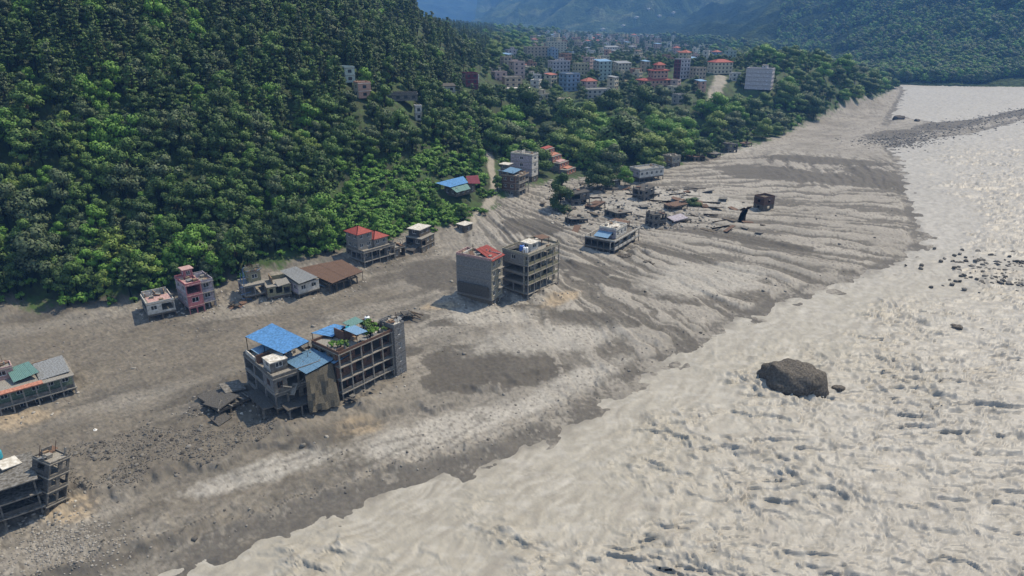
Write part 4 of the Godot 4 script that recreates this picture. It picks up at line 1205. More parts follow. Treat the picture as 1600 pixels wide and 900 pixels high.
func center_houses() -> void:
	var o := wrecked("apartment_block", "wrecked grey house with a big blue tin canopy and torn front", -48.3, -130.1, 42, 1.0, 9.0)
	var y := house(o, 10.4, 14.6, 3, 3.25, {"wall": M.concrete, "side": M.grey_wall, "trim": M.concrete_pale, "windows": [4, 3, 0, 3], "open_floors": 1, "parapet": 0.7, "clutter": 9, "gone": 0.75, "frame": M.brown_paint})
	house(o, 3.6, 3.6, 1, 2.4, {"wall": M.concrete, "side": M.white_wall, "windows": [1, 1, 0, 1], "parapet": 0.0, "trim": M.white_wall, "at": Vector3(-2.6, y, 3.0)})
	slab(o, "roof_wall", Vector3(0.2, 1.6, 5.0), Vector3(-5.0, y, -3.6), Vector3.ZERO, M.white_wall)
	slab(o, "roof_wall", Vector3(3.0, 2.0, 0.2), Vector3(-3.4, y, -1.2), Vector3.ZERO, M.brick_wall)
	tin(o, M.blue_tin, Vector3(-56.4, 16.3, -132.8), Vector3(-52.5, 16.9, -138.5), Vector3(-42.6, 15.9, -131.6), Vector3(-46.6, 15.3, -126.8), 6)
	posts_under(o, [Vector3(-56.2, 16.3, -132.8), Vector3(-52.5, 16.8, -138.3), Vector3(-42.9, 15.9, -131.7), Vector3(-46.7, 15.3, -127.0), Vector3(-51.5, 15.8, -129.8)], 3.9)
	tin(o, M.dull_blue_tin, Vector3(-47.2, 13.4, -127.8), Vector3(-42.5, 13.6, -133.0), Vector3(-36.9, 13.0, -129.2), Vector3(-41.2, 12.8, -123.0), 5)
	posts_under(o, [Vector3(-41.4, 12.8, -123.3), Vector3(-39.0, 12.9, -126.4), Vector3(-37.2, 13.0, -129.0)], 3.2)
	tin(o, M.light_blue_tin, Vector3(-54.6, 14.6, -130.3), Vector3(-52.7, 14.6, -133.0), Vector3(-50.8, 14.2, -131.7), Vector3(-52.6, 14.1, -129.0), 2)
	house(o, 5.0, 8.0, 3, 3.1, {"wall": M.mud_wall, "side": M.concrete, "trim": M.concrete, "windows": [2, 2, 0, 0], "gone": 0.8, "parapet": 0.0, "bare": true, "clutter": 8, "at": Vector3(7.6, 0, 1.0)})
	var st := start()      # canvas hanging from the roof edge to the mud
	var top := [Vector3(-41.4, 12.5, -122.9), Vector3(-37.2, 12.6, -128.6)]
	var foot := [Vector3(-40.6, 4.6, -121.2), Vector3(-35.6, 4.2, -125.6)]
	for i in 10:
		for j in 6:
			var q := []
			for k in [[0, 0], [1, 0], [1, 1], [0, 1]]:
				var u: float = (i + k[0]) / 10.0
				var v: float = (j + k[1]) / 6.0
				q.append(o.transform.affine_inverse() * (top[0].lerp(top[1], u).lerp(foot[0].lerp(foot[1], u), v) + Vector3(0.9, 0, 0.7) * n_mid.get_noise_2d(u * 22.0, v * 9.0) * (0.3 + v)))
			quad(st, q[0], q[1], q[2], q[3], Vector3(0.2, 0.2, 1))
			var back := Vector3(0, 0, -0.06)
			quad(st, q[0] + back, q[1] + back, q[2] + back, q[3] + back, Vector3(0, 0, -1))
	part("canvas_sheet", st.commit(), M.tarp, o)
	for k in 12: slab(o, "broken_slab", Vector3(rng.randf_range(1.0, 3.0), 0.2, rng.randf_range(0.8, 2.0)), Vector3(rng.randf_range(-3.5, 5.0), rng.randf_range(1.2, 9.0), rng.randf_range(6.6, 8.2)), Vector3(rng.randf_range(-35, 35), rng.randf_range(0, 90), rng.randf_range(-35, 35)), [M.concrete, M.concrete_pale, M.concrete_dark][k % 3])
	slab(o, "porch_slab", Vector3(9.0, 0.25, 3.4), Vector3(0.2, 3.6, 8.6), Vector3(2, 0, 2), M.concrete_dark)
	for k in 4: slab(o, "column", Vector3(0.3, 3.4, 0.3), Vector3(-3.8 + k * 2.6, 0.2, 9.9), Vector3.ZERO, M.concrete)
	slab(o, "porch_slab", Vector3(3.0, 0.25, 9.0), Vector3(-6.4, 3.7, 2.6), Vector3(0, 0, -3), M.concrete_dark)
	for k in 4: slab(o, "column", Vector3(0.3, 3.6, 0.3), Vector3(-7.6, 0.2, -1.4 + k * 2.5), Vector3.ZERO, M.concrete)

	o = wrecked("apartment_block", "brick four-storey block with pale balcony bands and a grey corner tower", -34.6, -136.4, 51, 1.0, 9.0)
	y = house(o, 14.6, 9.2, 4, 3.05, {"wall": M.brick_wall, "side": M.mud_wall, "trim": M.concrete_pale, "windows": [6, 2, 0, 3], "open_floors": 1, "balcony": 1.3, "posts": 6, "parapet": 0.6, "clutter": 16, "gone": 0.5, "rail": M.concrete, "frame": M.brown_paint})
	var y2 := house(o, 3.0, 5.0, 4, 3.35, {"wall": M.grey_wall, "side": M.grey_wall, "trim": M.concrete, "windows": [1, 2, 0, 0], "win_w": 0.8, "parapet": 0.4, "clutter": 9, "slab_out": 0.02, "at": Vector3(8.9, 0, 2.6)})
	slab(o, "roof_floor", Vector3(2.4, 0.06, 4.2), Vector3(8.9, y2 + 0.01, 2.6), Vector3.ZERO, M.white_wall)
	tin(o, M.blue_tin, Vector3(-43.5, 15.6, -136.3), Vector3(-39.5, 15.8, -140.5), Vector3(-37.0, 15.6, -139.8), Vector3(-38.6, 15.2, -135.2), 3)
	tin(o, M.light_blue_tin, Vector3(-35.9, 17.4, -134.2), Vector3(-33.9, 17.4, -136.4), Vector3(-30.7, 17.0, -134.1), Vector3(-32.7, 17.0, -132.2), 2)
	posts_under(o, [Vector3(-35.8, 17.4, -134.2), Vector3(-33.9, 17.4, -136.2), Vector3(-30.9, 17.0, -134.1), Vector3(-32.7, 17.0, -132.4), Vector3(-43.3, 15.6, -136.4), Vector3(-38.7, 15.2, -135.4)], 2.6)
	tin(o, M.dull_blue_tin, Vector3(-41.0, 13.2, -130.8), Vector3(-36.0, 13.4, -134.4), Vector3(-33.4, 13.0, -132.8), Vector3(-36.8, 12.6, -127.6), 4)
	slab(o, "roof_wall", Vector3(3.4, 2.2, 0.2), Vector3(-0.6, y, 0.6), Vector3.ZERO, M.brick_wall)
	slab(o, "roof_wall", Vector3(0.2, 2.2, 3.6), Vector3(-2.4, y, -1.2), Vector3.ZERO, M.brick_wall)
	slab(o, "roof_sheet", Vector3(3.6, 0.1, 2.8), Vector3(2.6, y + 1.8, -2.8), Vector3(6, 0, 4), M.teal_tin)
	for k in 8: slab(o, "broken_slab", Vector3(rng.randf_range(1.0, 2.6), 0.2, rng.randf_range(0.8, 1.6)), Vector3(rng.randf_range(-7.5, 1.0), rng.randf_range(0.9, 2.6), rng.randf_range(5.0, 7.0)), Vector3(rng.randf_range(-30, 30), rng.randf_range(0, 90), rng.randf_range(-30, 30)), [M.concrete, M.concrete_dark][k % 2])
	var T := o.transform
	var spots := [[3.4, 1.0], [4.6, 2.2], [5.6, 0.4], [4.2, -1.6], [6.2, -2.2], [-4.8, 2.0], [-3.8, 3.2], [-5.8, 0.6], [2.2, 3.0], [6.0, 2.8]]
	var where := ["beside the light blue awning", "against the parapet over the street", "at the middle of the roof", "behind the awning", "at the back corner of the roof", "next to the dull blue sheet", "in front of the brick roof wall", "at the canopy end of the roof", "below the awning", "next to the corner tower"]
	for i in spots.size():
		var s: Array = spots[i]
		plant("rooftop_shrub", "potted green shrub on the brick block's roof, " + where[i], "shrub", "shrub", T * Vector3(s[0], y + 0.1, s[1]), rng.randf_range(0.55, 0.9), "fresh green" if i % 3 else "mid green", "rooftop garden shrubs")
	water_tank(T * Vector3(0.8, y + 0.25, -2.2), M.teal_plastic, "teal water tank amid the rooftop garden", 0.7, 1.5)
	water_tank(T * Vector3(7.0, y + 0.25, -3.4), M.white_plastic, "white water tank at the back of the brick block", 0.6, 1.3)

	o = wrecked("house_ruin", "low dark ruin of tilted roof slabs beside the blue-roofed house", -59.4, -125.6, 50, 0.8, 6.0)
	y = house(o, 7.4, 8.6, 1, 3.0, {"wall": M.concrete_dark, "side": M.concrete_dark, "trim": M.concrete_dark, "windows": [-3, -2, 0, -2], "parapet": 0.0, "bare": true})
	slab(o, "broken_slab", Vector3(5.0, 0.22, 5.4), Vector3(-1.6, y + 0.3, 1.6), Vector3(-6, 8, 8), M.concrete_dark)
	slab(o, "broken_slab", Vector3(4.2, 0.22, 4.0), Vector3(2.4, y + 0.6, -1.2), Vector3(7, -10, -6), M.concrete)
	slab(o, "broken_slab", Vector3(3.2, 0.2, 2.6), Vector3(-3.8, 1.4, 4.8), Vector3(24, 12, 6), M.concrete_dark)
	for k in 5: slab(o, "beam", Vector3(0.25, 0.25, rng.randf_range(2.0, 4.0)), Vector3(-3.0 + k * 1.4, y + 0.2, 3.4), Vector3(rng.randf_range(-20, 20), rng.randf_range(-40, 40), 0), M.concrete)

# ---------------------------------------------------------------- the town on the terrace
func town_clear(x: float, z: float, w: float) -> void:
	KEEP_CLEAR.append([x, z, w * 0.5 + 1.0])
	var toward := Vector2(-x, -z).normalized()
	for k in [8.0, 15.0, 22.0]: KEEP_CLEAR.append([x + toward.x * k, z + toward.y * k, w * 0.35])
func town_house(called: String, label: String, x: float, z: float, w: float, h: float, turn: float, wall: Material, c: Dictionary, group := "houses of the town") -> Node3D:
	var floors := maxi(1, int(round(h / 3.0)))
	var d: float = c.get("deep", clampf(w * 0.8, 6.0, 11.0))
	var o := thing(called, label, "house", G(x, z, -0.4), turn, group)
	town_clear(x, z, w)
	var cc := {"wall": wall, "windows": [clampi(int(w / 3.2), 1, 6), 2, 0, clampi(int(d / 4.0), 1, 3)], "simple": true, "parapet": 0.6, "win_w": 1.6, "slab_out": 0.2}
	cc.merge(c, true)
	var y := house(o, w, d, floors, 3.0, cc)
	if c.has("tin"): slab(o, "roof_sheet", Vector3(w + 0.8, 0.12, d + 0.8), Vector3(0, y + 0.5, 0), Vector3(7, 0, 0), c.tin)
	if c.has("hip"): hip(o, c.hip, Vector3(0, y + 0.15, 0), w + 1.2, d + 1.2, 2.2)
	return o
func make_town() -> void:
	for p in PATH: KEEP_CLEAR.append([p[0] + 0.5, p[1] + 2.5, 4.6])
	for p in ROAD:
		for k in 4: KEEP_CLEAR.append([p[0] - k * 1.6, p[1] + k * 6.0, 6.5])
	var o := town_house("apartment_block", "big plain white-lilac block above the riverside trees", 190, -555, 19, 16, -28, M["town lilac"], {"side": M["town grey"], "windows": [0, 4, 0, 1], "deep": 12.0, "simple": true, "stair": [3.0, 0.0, 4.0, 4.0, 2.6]})
	o = thing("tiered_building", "salmon pink building with stacked red roofs like a pagoda", "building", G(111, -566, -0.4), 20.0)
	town_clear(111, -566, 24)
	var y := house(o, 24.0, 11.0, 2, 3.2, {"wall": M["town salmon"], "windows": [7, 3, 0, 3], "simple": true, "parapet": 0.0})
	hip(o, M.red_roof, Vector3(0, y + 0.1, 0), 26.0, 13.0, 1.6)
	y = house(o, 13.0, 8.0, 2, 3.0, {"wall": M["town salmon"], "windows": [4, 2, 0, 2], "simple": true, "parapet": 0.0, "at": Vector3(3.5, y + 1.0, 0)})
	hip(o, M.red_roof, Vector3(3.5, y + 0.1, 0), 15.0, 10.0, 1.6)
	y = house(o, 7.0, 5.0, 1, 3.0, {"wall": M["town salmon"], "windows": [2, 1, 0, 1], "simple": true, "parapet": 0.0, "at": Vector3(4.0, y + 1.0, 0)})
	hip(o, M.red_roof, Vector3(4.0, y + 0.1, 0), 8.6, 6.6, 2.0)
	town_house("house", "cream house with a dark red hipped roof behind the dirt road", 172, -602, 17, 9, 15, M["town cream"], {"hip": M.red_roof, "parapet": 0.0})
	town_house("house", "small white arched house beside the dirt road", 176, -572, 7, 6, 10, M["town white"], {})
	town_house("tower_house", "tall white house with a pale teal roof in mid town", 75, -604, 12, 15, 25, M["town teal"], {"tin": M.light_blue_tin, "parapet": 0.0, "side": M["town grey"]})
	town_house("house", "bright blue house at the terrace edge", 42, -529, 12, 12, 35, M["town blue"], {"side": M["town blue"]})
	town_house("house", "yellow-cream tall house beside the teal-roofed one", 57, -609, 10, 12, 30, M["town yellow"], {})
	town_house("house", "lilac house with a brick-red lower storey", 40, -621, 16, 12, 20, M["town lilac"], {"stair": [2.0, 0.0, 4.0, 3.0, 2.6]})
	o = town_house("house", "orange-brown house with a long white awning before it", 0, -491, 12, 10, 12, M["town tan"], {"side": M["town salmon"]})
	slab(o, "awning", Vector3(19.0, 0.3, 3.0), Vector3(1.5, 2.6, 8.0), Vector3(4, 0, 0), M["town white"])
	for k in 5: slab(o, "post", Vector3(0.25, 2.8, 0.25), Vector3(-6.5 + k * 4.0, 0, 9.0), Vector3.ZERO, M.concrete)
	town_house("house", "dark red house among trees beside the hill", -24, -413, 7.5, 8.5, 25, M.red_dark, {"side": M["town pink"]})
	town_house("house", "slate-grey shed-roofed house at the forest's edge", -34, -374, 8, 5, 15, M["town grey"], {"tin": M.concrete_dark, "parapet": 0.0})
	town_house("house", "cream house higher up behind the slate-grey one", -36, -452, 8, 6.5, 25, M["town cream"], {})
	town_house("tower_house", "slim white little tower on the wooded slope", -42, -318, 3.0, 6, 20, M["town white"], {"deep": 3.0, "windows": [1, 1, 0, 1]})
	town_house("house", "long low grey terrace roof cut into the wooded slope", -50, -325, 14, 3.4, 10, M.concrete, {"deep": 6.0, "trim": M.concrete_pale})
	town_house("house", "orange and white house in a clearing of the forest", -63, -303, 5.5, 6.2, 30, M["town salmon"], {"side": M["town white"], "trim": M["town white"]})
	town_house("house", "pale teal house highest in the forest clearing", -70, -309, 4.4, 5.5, 30, M["town teal"], {})
	town_house("tower_house", "tall lilac and maroon house next to the tiered building", 139, -595, 10, 15, 30, M["town lilac"], {"side": M.red_dark})
	town_house("house", "tan house stepping down beside the maroon one", 150, -586, 10, 8, 25, M["town tan"], {})
	town_house("apartment_block", "large cream block on the town's skyline", 58, -968, 26, 16, 15, M["town cream"], {"stair": [4.0, 0.0, 6.0, 5.0, 3.0]})
	town_house("apartment_block", "long tan brick block in the upper town", 25, -765, 24, 11, 20, M["town tan"], {})
	town_house("house", "white house on the skyline under a pale roof", 130, -960, 18, 12, 20, M["town white"], {"tin": M.grey_tin, "parapet": 0.0})
	town_house("house", "cream house with a grey roof above the tiered building", 97, -641, 13, 8, 20, M["town cream"], {"tin": M.grey_tin, "parapet": 0.0})
	town_house("house", "grey-roofed low row at the edge of the terrace", 60, -508, 18, 6, 15, M["town grey"], {"trim": M.concrete_pale})
	town_house("house", "white house with a low roof under the long terrace trees", 97, -518, 14, 4, 15, M["town white"], {"tin": M.grey_tin, "parapet": 0.0})
	town_house("house", "pinkish house close behind the orange-brown one", -9, -503, 9, 7, 25, M["town pink"], {})
	var names := {"white": M["town white"], "cream": M["town cream"], "grey": M["town grey"], "lilac": M["town lilac"], "tan": M["town tan"], "pink": M["town pink"], "yellow": M["town yellow"], "teal": M["town teal"], "brick-red": M["town brick-red"], "blue": M["town blue"], "salmon": M["town salmon"], "bare concrete": M["town bare concrete"]}
	var keys: Array = ["white", "white", "cream", "cream", "cream", "grey", "lilac", "tan", "tan", "pink", "pink", "yellow", "teal", "brick-red", "blue", "salmon", "bare concrete", "white", "white", "cream", "pink", "tan", "yellow", "white"]
	var taken := []
	var n := 0
	var storeys := ["one", "two", "three", "four", "five"]
	for tries in 9000:
		if n >= 300: break
		var z := -rng.randf_range(440.0, 1850.0)
		var x := rng.randf_range(-0.10, 0.34) * -z
		if x < lerpf(-40.0, 6.0, clampf((z + 395.0) / -500.0, 0.0, 2.0)): continue
		if z > -700.0 and x > 160.0: continue
		if x / -z > lerpf(0.30, 0.20, sm(700.0, 1500.0, -z)) and rng.randf() < 0.8: continue
		if base_h(x, z) < 20.0: continue
		var size := rng.randf_range(6.0, 10.5)
		var ok := true
		for t in taken:
			if absf(x - t.x) < 10.0 and absf(z - t.y) < 12.0: ok = false
		for k in KEEP_CLEAR:
			if Vector2(x - k[0], z - k[1]).length() < k[2] + size * 0.6: ok = false
		if not ok: continue
		taken.append(Vector2(x, z))
		n += 1
		var key: String = keys[rng.randi() % keys.size()]
		var fl: int = [1, 1, 2, 2, 2, 3, 3, 4][rng.randi() % 8]
		var row := "along the terrace edge" if z > -600.0 else ("in mid town" if z > -950.0 else "in the far rows of the town")
		var c := {}
		var roof := "flat-roofed"
		var q := rng.randf()
		if q < 0.28: c = {"stair": [rng.randf_range(-2, 2), -0.5, 3.0, 3.0, 2.5]}; roof = "flat-roofed, stair-headed"
		elif q < 0.42: c = {"tin": [M.grey_tin, M.light_blue_tin, M.rust_tin, M.town_red][rng.randi() % 4], "parapet": 0.0}; roof = "tin-roofed"
		elif q < 0.46: c = {"hip": M.town_red, "parapet": 0.0}; roof = "red-roofed"
		var keep := KEEP_CLEAR.size()
		town_house("house", "%s %s-storey %s house %s" % [key, storeys[fl - 1], roof, row], x, z, size, fl * 3.0, rng.randf_range(25.0, 75.0), names[key], c)
		KEEP_CLEAR.resize(keep + 1)
	for p in [[455, -2720], [505, -2760], [540, -2735], [600, -2780], [330, -2690], [250, -2660], [405, -2700], [570, -2850], [640, -2740]]:
		var q := thing("house", "white cottage of the hamlet at the mountain's foot, %s" % ("in its cluster" if p[0] > 420 else "apart from its cluster"), "house", Vector3(p[0], far_h(1, p[0], p[1]) - 1.0, p[1]), 40.0, "hamlet at the foot of the mountain")
		house(q, 14.0, 10.0, 2, 3.2, {"wall": M["town white"], "windows": [3, 2, 0, 2], "simple": true, "parapet": 0.0})
		hip(q, M.grey_tin, Vector3(0, 6.5, 0), 16.0, 12.0, 3.0)
	print("town ", n)

# ---------------------------------------------------------------- stones, logs and wreckage
func rock_mesh(seed_: int, nu: int, nv: int, r: Vector3, rough: float, freq: float) -> ArrayMesh:
	var n := noise(seed_, freq, 5)
	var st := start()
	var P := []
	for j in nv + 1:
		var row := []
		for i in nu:
			var a := TAU * i / nu
			var b := PI * j / nv
			var d := Vector3(sin(b) * cos(a), cos(b), sin(b) * sin(a))
			d.y = clampf(d.y, -0.8, 0.72)
			row.append(d * r * (1.0 + rough * n.get_noise_3dv(d * r.length())))
		P.append(row)
	for j in nv:
		for i in nu:
			var k := (i + 1) % nu
			var c: Vector3 = P[j][i] + P[j + 1][k]
			for t in [[P[j][i], P[j][k], P[j + 1][k]], [P[j][i], P[j + 1][k], P[j + 1][i]]]:
				var m: Vector3 = (t[2] - t[0]).cross(t[1] - t[0])
				if m.length_squared() < 1e-10: continue
				var order := [0, 1, 2] if m.dot(c) >= 0.0 else [0, 2, 1]
				for q in order: st.add_vertex(t[q])
	st.index()
	st.generate_normals()
	return st.commit()
func strew(called: String, label: String, category: String, mat: Material, spots: Array) -> void:   # loose stones nobody could count
	for v in 3:
		var mine := []
		for i in spots.size():
			if i % 3 == v: mine.append(spots[i])
		var mm := MultiMesh.new()
		mm.transform_format = MultiMesh.TRANSFORM_3D
		mm.use_colors = true
		var mesh: ArrayMesh = M["stone%d" % v]
		mm.mesh = mesh
		mm.instance_count = mine.size()
		for i in mine.size():
			var s: Array = mine[i]
			mm.set_instance_transform(i, Transform3D(Basis.from_euler(Vector3(rng.randf_range(-0.5, 0.5), rng.randf() * TAU, rng.randf_range(-0.5, 0.5))).scaled(Vector3.ONE * s[1]), s[0]))
			var c: float = s[2]
			mm.set_instance_color(i, Color(c, c * 0.94, c * 0.84))
		var o := MultiMeshInstance3D.new()
		o.name = numbered(called)
		o.multimesh = mm
		o.material_override = mat
		tag(o, label, category, "", "stuff")
		add_child(o)
func make_debris() -> void:
	var sm_ := std(Color.WHITE, 0.9, 0.3)
	sm_.vertex_color_use_as_albedo = true
	for v in 3: M["stone%d" % v] = rock_mesh(400 + v, 8, 5, Vector3(1.0, 0.7, 0.85), 0.55, 0.9)
	# the great boulder in the stream
	var o := thing("boulder", "huge dark boulder standing in the river near the bank", "boulder", Vector3(64.6, 0.9, -140.6), -32.0)
	part("rock", rock_mesh(412, 72, 44, Vector3(7.2, 5.9, 5.8), 0.26, 0.085), M.rock, o)
	var more := [[74.5, -139.0, 1.5, "small flat rock in the wake of the huge boulder"], [37.0, -221.6, 2.0, "dark rock on the mud before the gutted white villa"], [39.4, -222.6, 1.8, "dark rock touching another before the gutted villa"], [44.5, -216.8, 1.6, "lone dark rock lower on the striped mud"], [46.6, -216.0, 0.9, "pebble-like rock beside the lone dark rock"],
		[98.0, -262.0, 1.4, "dark rock among the rills of the fan"], [100.5, -96.0, 1.7, "rounded rock awash at the river's outer side"], [309, -566, 4.5, "big dark rock at the head of the gravel bar"], [318, -556, 2.5, "smaller rock next to the big one on the bar"], [121, -172, 1.6, "rock breaking the surface in mid river"], [127, -170, 1.2, "low rock beside the one in mid river"]]
	for p in more:
		o = thing("rock", p[3], "rock", Vector3(p[0], maxf(base_h(p[0], p[1]) if land_sdf(p[0], p[1]) > 0.0 else 0.0, 0.0) + p[2] * 0.15, p[1]), rng.randf() * 360.0, "single dark rocks")
		part("rock", rock_mesh(420 + int(p[2] * 10.0), 16, 10, Vector3(p[2], p[2] * 0.6, p[2] * 0.75), 0.5, 0.6 / p[2]), M.rock, o)
	# strewn stones
	var spots := []
	for i in 5200:      # field of rubble below the galleried house
		var a := rng.randf() * TAU
		var r := sqrt(rng.randf())
		var x := -67.0 + cos(a) * r * 20.0 - sin(a) * r * 5.0
		var z := -112.0 + sin(a) * r * 12.0 - cos(a) * r * 5.0
		if n_mid.get_noise_2d(x * 0.8, z * 0.8) < -0.12: continue
		spots.append([Vector3(x, ground_y(x, z), z), rng.randf_range(0.06, 0.19) * (1.0 + 1.6 * float(rng.randf() < 0.06)), rng.randf_range(0.04, 0.15)])
	for i in 900:
		var x := -71.0 + rng.randfn() * 5.0
		var z := -87.5 + rng.randfn() * 3.0
		spots.append([Vector3(x, ground_y(x, z), z), rng.randf_range(0.08, 0.25), rng.randf_range(0.10, 0.26)])
	for i in 5200:      # along the broken bank and all over the flat
		var z := -rng.randf_range(84.0, 330.0)
		var x := rng.randf_range(-0.75, 0.62) * -z
		var s := land_sdf(x, z)
		if s < -0.5 or hill_d(x, z) > -1.0: continue
		if s > 7.0 and n_mid.get_noise_2d(x * 0.5, z * 0.5) < 0.12: continue
		spots.append([Vector3(x, ground_y(x, z), z), rng.randf_range(0.08, 0.30) * (1.0 + 1.5 * float(rng.randf() < 0.06)), rng.randf_range(0.05, 0.20)])
	strew("gravel", "loose stones and gravel strewn over the mud flat", "stones", sm_, spots)
	spots = []
	for i in 620:       # rapids full of rocks
		var x := 172.0 + rng.randfn() * 13.0
		var z := -213.0 + rng.randfn() * 9.0
		spots.append([Vector3(x, rng.randf_range(0.0, 0.5), z), rng.randf_range(0.25, 1.0), rng.randf_range(0.04, 0.13)])
	for i in 1500:
		var t := rng.randf()
		var x := lerpf(245.0, 480.0, t * t) + rng.randfn() * 12.0
		var z := lerpf(-456.0, -640.0, t * t) + rng.randfn() * 9.0
		spots.append([Vector3(x, maxf(ground_y(x, z), 0.0) , z), rng.randf_range(0.2, 0.9), rng.randf_range(0.06, 0.2)])
	strew("river_rubble", "dark rocks breaking the water and lining the gravel bar", "stones", sm_, spots)
	# rubble round the wrecks
	spots = []
	for k in KEEP_CLEAR:
		if k[1] < -262.0 or k[2] < 4.5: continue
		for i in 70:
			var a := rng.randf() * TAU
			var r: float = k[2] * rng.randf_range(0.5, 1.35)
			var x: float = k[0] + cos(a) * r
			var z: float = k[1] + sin(a) * r
			spots.append([Vector3(x, ground_y(x, z), z), rng.randf_range(0.08, 0.4), rng.randf_range(0.08, 0.34)])
	for i in 900:
		var x := rng.randf_range(15.0, 80.0)
		var z := rng.randf_range(-318.0, -255.0)
		spots.append([Vector3(x, ground_y(x, z), z), rng.randf_range(0.15, 0.7), rng.randf_range(0.06, 0.32)])
	strew("rubble", "broken brick and concrete lying round the wrecked houses", "rubble", sm_, spots)
	# logs, planks and fallen slabs on the debris flat
	var spot := ["below the villa", "near the teal hut", "beside the lone dark tree", "in front of the dark round tree", "by the fallen bush", "above the gutted villa", "at the mouth of the path"]
	for i in 30:
		var x := rng.randf_range(16.0, 88.0)
		var z := -rng.randf_range(255.0, 318.0)
		if not clear_at(x, z, 1.0): continue
		var len := rng.randf_range(4.0, 12.0)
		var st := start()
		var r := rng.randf_range(0.18, 0.42)
		tube(st, [Vector3(-len / 2, 0, 0), Vector3(-len * 0.1, rng.randf_range(-0.1, 0.3), 0.2), Vector3(len / 2, rng.randf_range(-0.3, 0.5), 0)], [r, r * 0.85, r * 0.5], 7)
		for k in 3: tube(st, [Vector3(-len * 0.5 + 0.2, 0, 0), Vector3(-len * 0.5 - 0.5, rng.randf_range(-0.3, 0.8), rng.randf_range(-0.8, 0.8))], [r * 0.6, 0.05], 4)
		o = thing("log", "%s driftwood log on the debris flat, %s" % [["short", "medium-long", "long"][clampi(int((len - 4.0) / 2.7), 0, 2)], spot[i % spot.size()]], "log", Vector3(x, ground_y(x, z) + r * 0.7, z), rng.randf_range(-35, 25), "driftwood logs on the debris flat")
		part("trunk", st.commit(), M.timber, o)
	for i in 44:
		var x := rng.randf_range(10.0, 96.0)
		var z := -rng.randf_range(252.0, 320.0)
		if not clear_at(x, z, 1.5): continue
		o = thing("fallen_sheet", "fallen %s slab lying %s" % [["grey roof", "brown wall", "rusty tin", "dark roof"][i % 4], spot[(i / 4) % spot.size()]], "wreckage", Vector3(x, ground_y(x, z) + rng.randf_range(0.1, 0.6), z), rng.randf_range(0, 180), "fallen slabs on the debris flat")
		o.rotation_degrees.x = rng.randf_range(-12, 12)
		o.rotation_degrees.z = rng.randf_range(-14, 14)
		part("slab", unit_box(Vector3(snappedf(rng.randf_range(2.5, 7.0), 0.5), 0.25, snappedf(rng.randf_range(1.5, 3.5), 0.5))), [M.concrete, M.mud_wall, M.rust_tin, M.concrete_dark][i % 4], o)
		for k in 2: slab(o, "wall_stub", Vector3(0.25, rng.randf_range(0.5, 1.3), 1.4), Vector3(rng.randf_range(-1, 1), -0.9, rng.randf_range(-0.6, 0.6)), Vector3(0, 0, rng.randf_range(-15, 15)), M.mud_wall)
	# stumps of houses far out on the flat
	o = wrecked("house_ruin", "dark brown stump of a house alone far out on the flat", 107.4, -289.0, 30, 0.8, 5.0)
	house(o, 6.4, 5.4, 2, 2.7, {"wall": M.brick_wall, "side": M.rust, "trim": M.mud_wall, "windows": [1, 1, 0, 1], "parapet": 0.9, "gone": 0.5, "bare": true})
	o = thing("tree_stump", "uprooted dark tree stump with roots spread on the mud", "stump", G(92.0, -269.0, 0.2), 20.0)
	var st2 := start()
	tube(st2, [Vector3(0, -0.4, 0), Vector3(0.4, 2.6, 0), Vector3(1.3, 4.6, 0.3)], [1.5, 1.2, 0.9], 9)
	part("trunk", st2.commit(), M.timber, o)
	for k in 7:
		var r := start()
		var a := TAU * k / 7.0
		tube(r, [Vector3(1.2, 4.4, 0.3), Vector3(1.2 + cos(a) * 1.6, 5.0 + sin(a), 0.3 + sin(a) * 1.6), Vector3(1.2 + cos(a) * 3.2, 4.8 + sin(a) * 1.6, sin(a) * 2.6)], [0.5, 0.28, 0.06], 5)
		part("root", r.commit(), M.timber, o)
	o = wrecked("house_ruin", "flattened house under one sagging grey roof slab on the flat", 66.2, -266.5, 15, 0.6, 6.0)
	house(o, 8.0, 5.5, 1, 2.4, {"wall": M.concrete_dark, "windows": [-3, -2, 0, -2], "parapet": 0.0, "bare": true, "trim": M.concrete})
	slab(o, "broken_slab", Vector3(7.0, 0.25, 4.6), Vector3(-1.0, 2.6, 0.6), Vector3(8, 12, 5), M.lilac_wall)
	var wrecks := [[28, -290, 7, 5, "beside the lone dark tree"], [35, -283, 6, 4, "in the middle of the driftwood"], [43, -274, 8, 5, "just above the gutted white villa"], [58, -300, 6, 5, "before the white villa"], [69, -285, 7, 4, "near the sunken bush-like tree"], [25, -262, 6, 4, "between the cream block and the driftwood"], [56, -262, 5, 4, "beside the sagging grey slab"], [100, -379, 7, 5, "first under the riverside trees"], [113, -393, 6, 5, "second under the riverside trees"], [127, -409, 6, 5, "third under the riverside trees"], [143, -428, 5, 4, "last under the riverside trees"]]
	for i in wrecks.size():
		var q: Array = wrecks[i]
		o = wrecked("house_ruin", "low half-buried house wreck " + q[4], q[0], q[1], rng.randf_range(15, 60), 0.7, 4.0)
		house(o, q[2] * 1.25, q[3] * 1.25, 1 + int(i % 3 == 0), 2.9, {"wall": [M.concrete, M.mud_wall, M.concrete_dark][i % 3], "low_wall": [M.concrete, M.mud_wall, M.concrete_dark][i % 3], "trim": [M.concrete_dark, M.rust_tin, M.concrete][i % 3], "windows": [2, 2, 0, 2], "gone": 0.6, "parapet": 0.0, "bare": true, "clutter": 6})
		o.rotation_degrees.x = rng.randf_range(-5, 5)
		o.rotation_degrees.z = rng.randf_range(-7, 7)
	o = thing("wreckage_pile", "heap of tin, beams and wall pieces by the road under the forest", "wreckage", G(-75.5, -175.0, 0.0), 25.0)
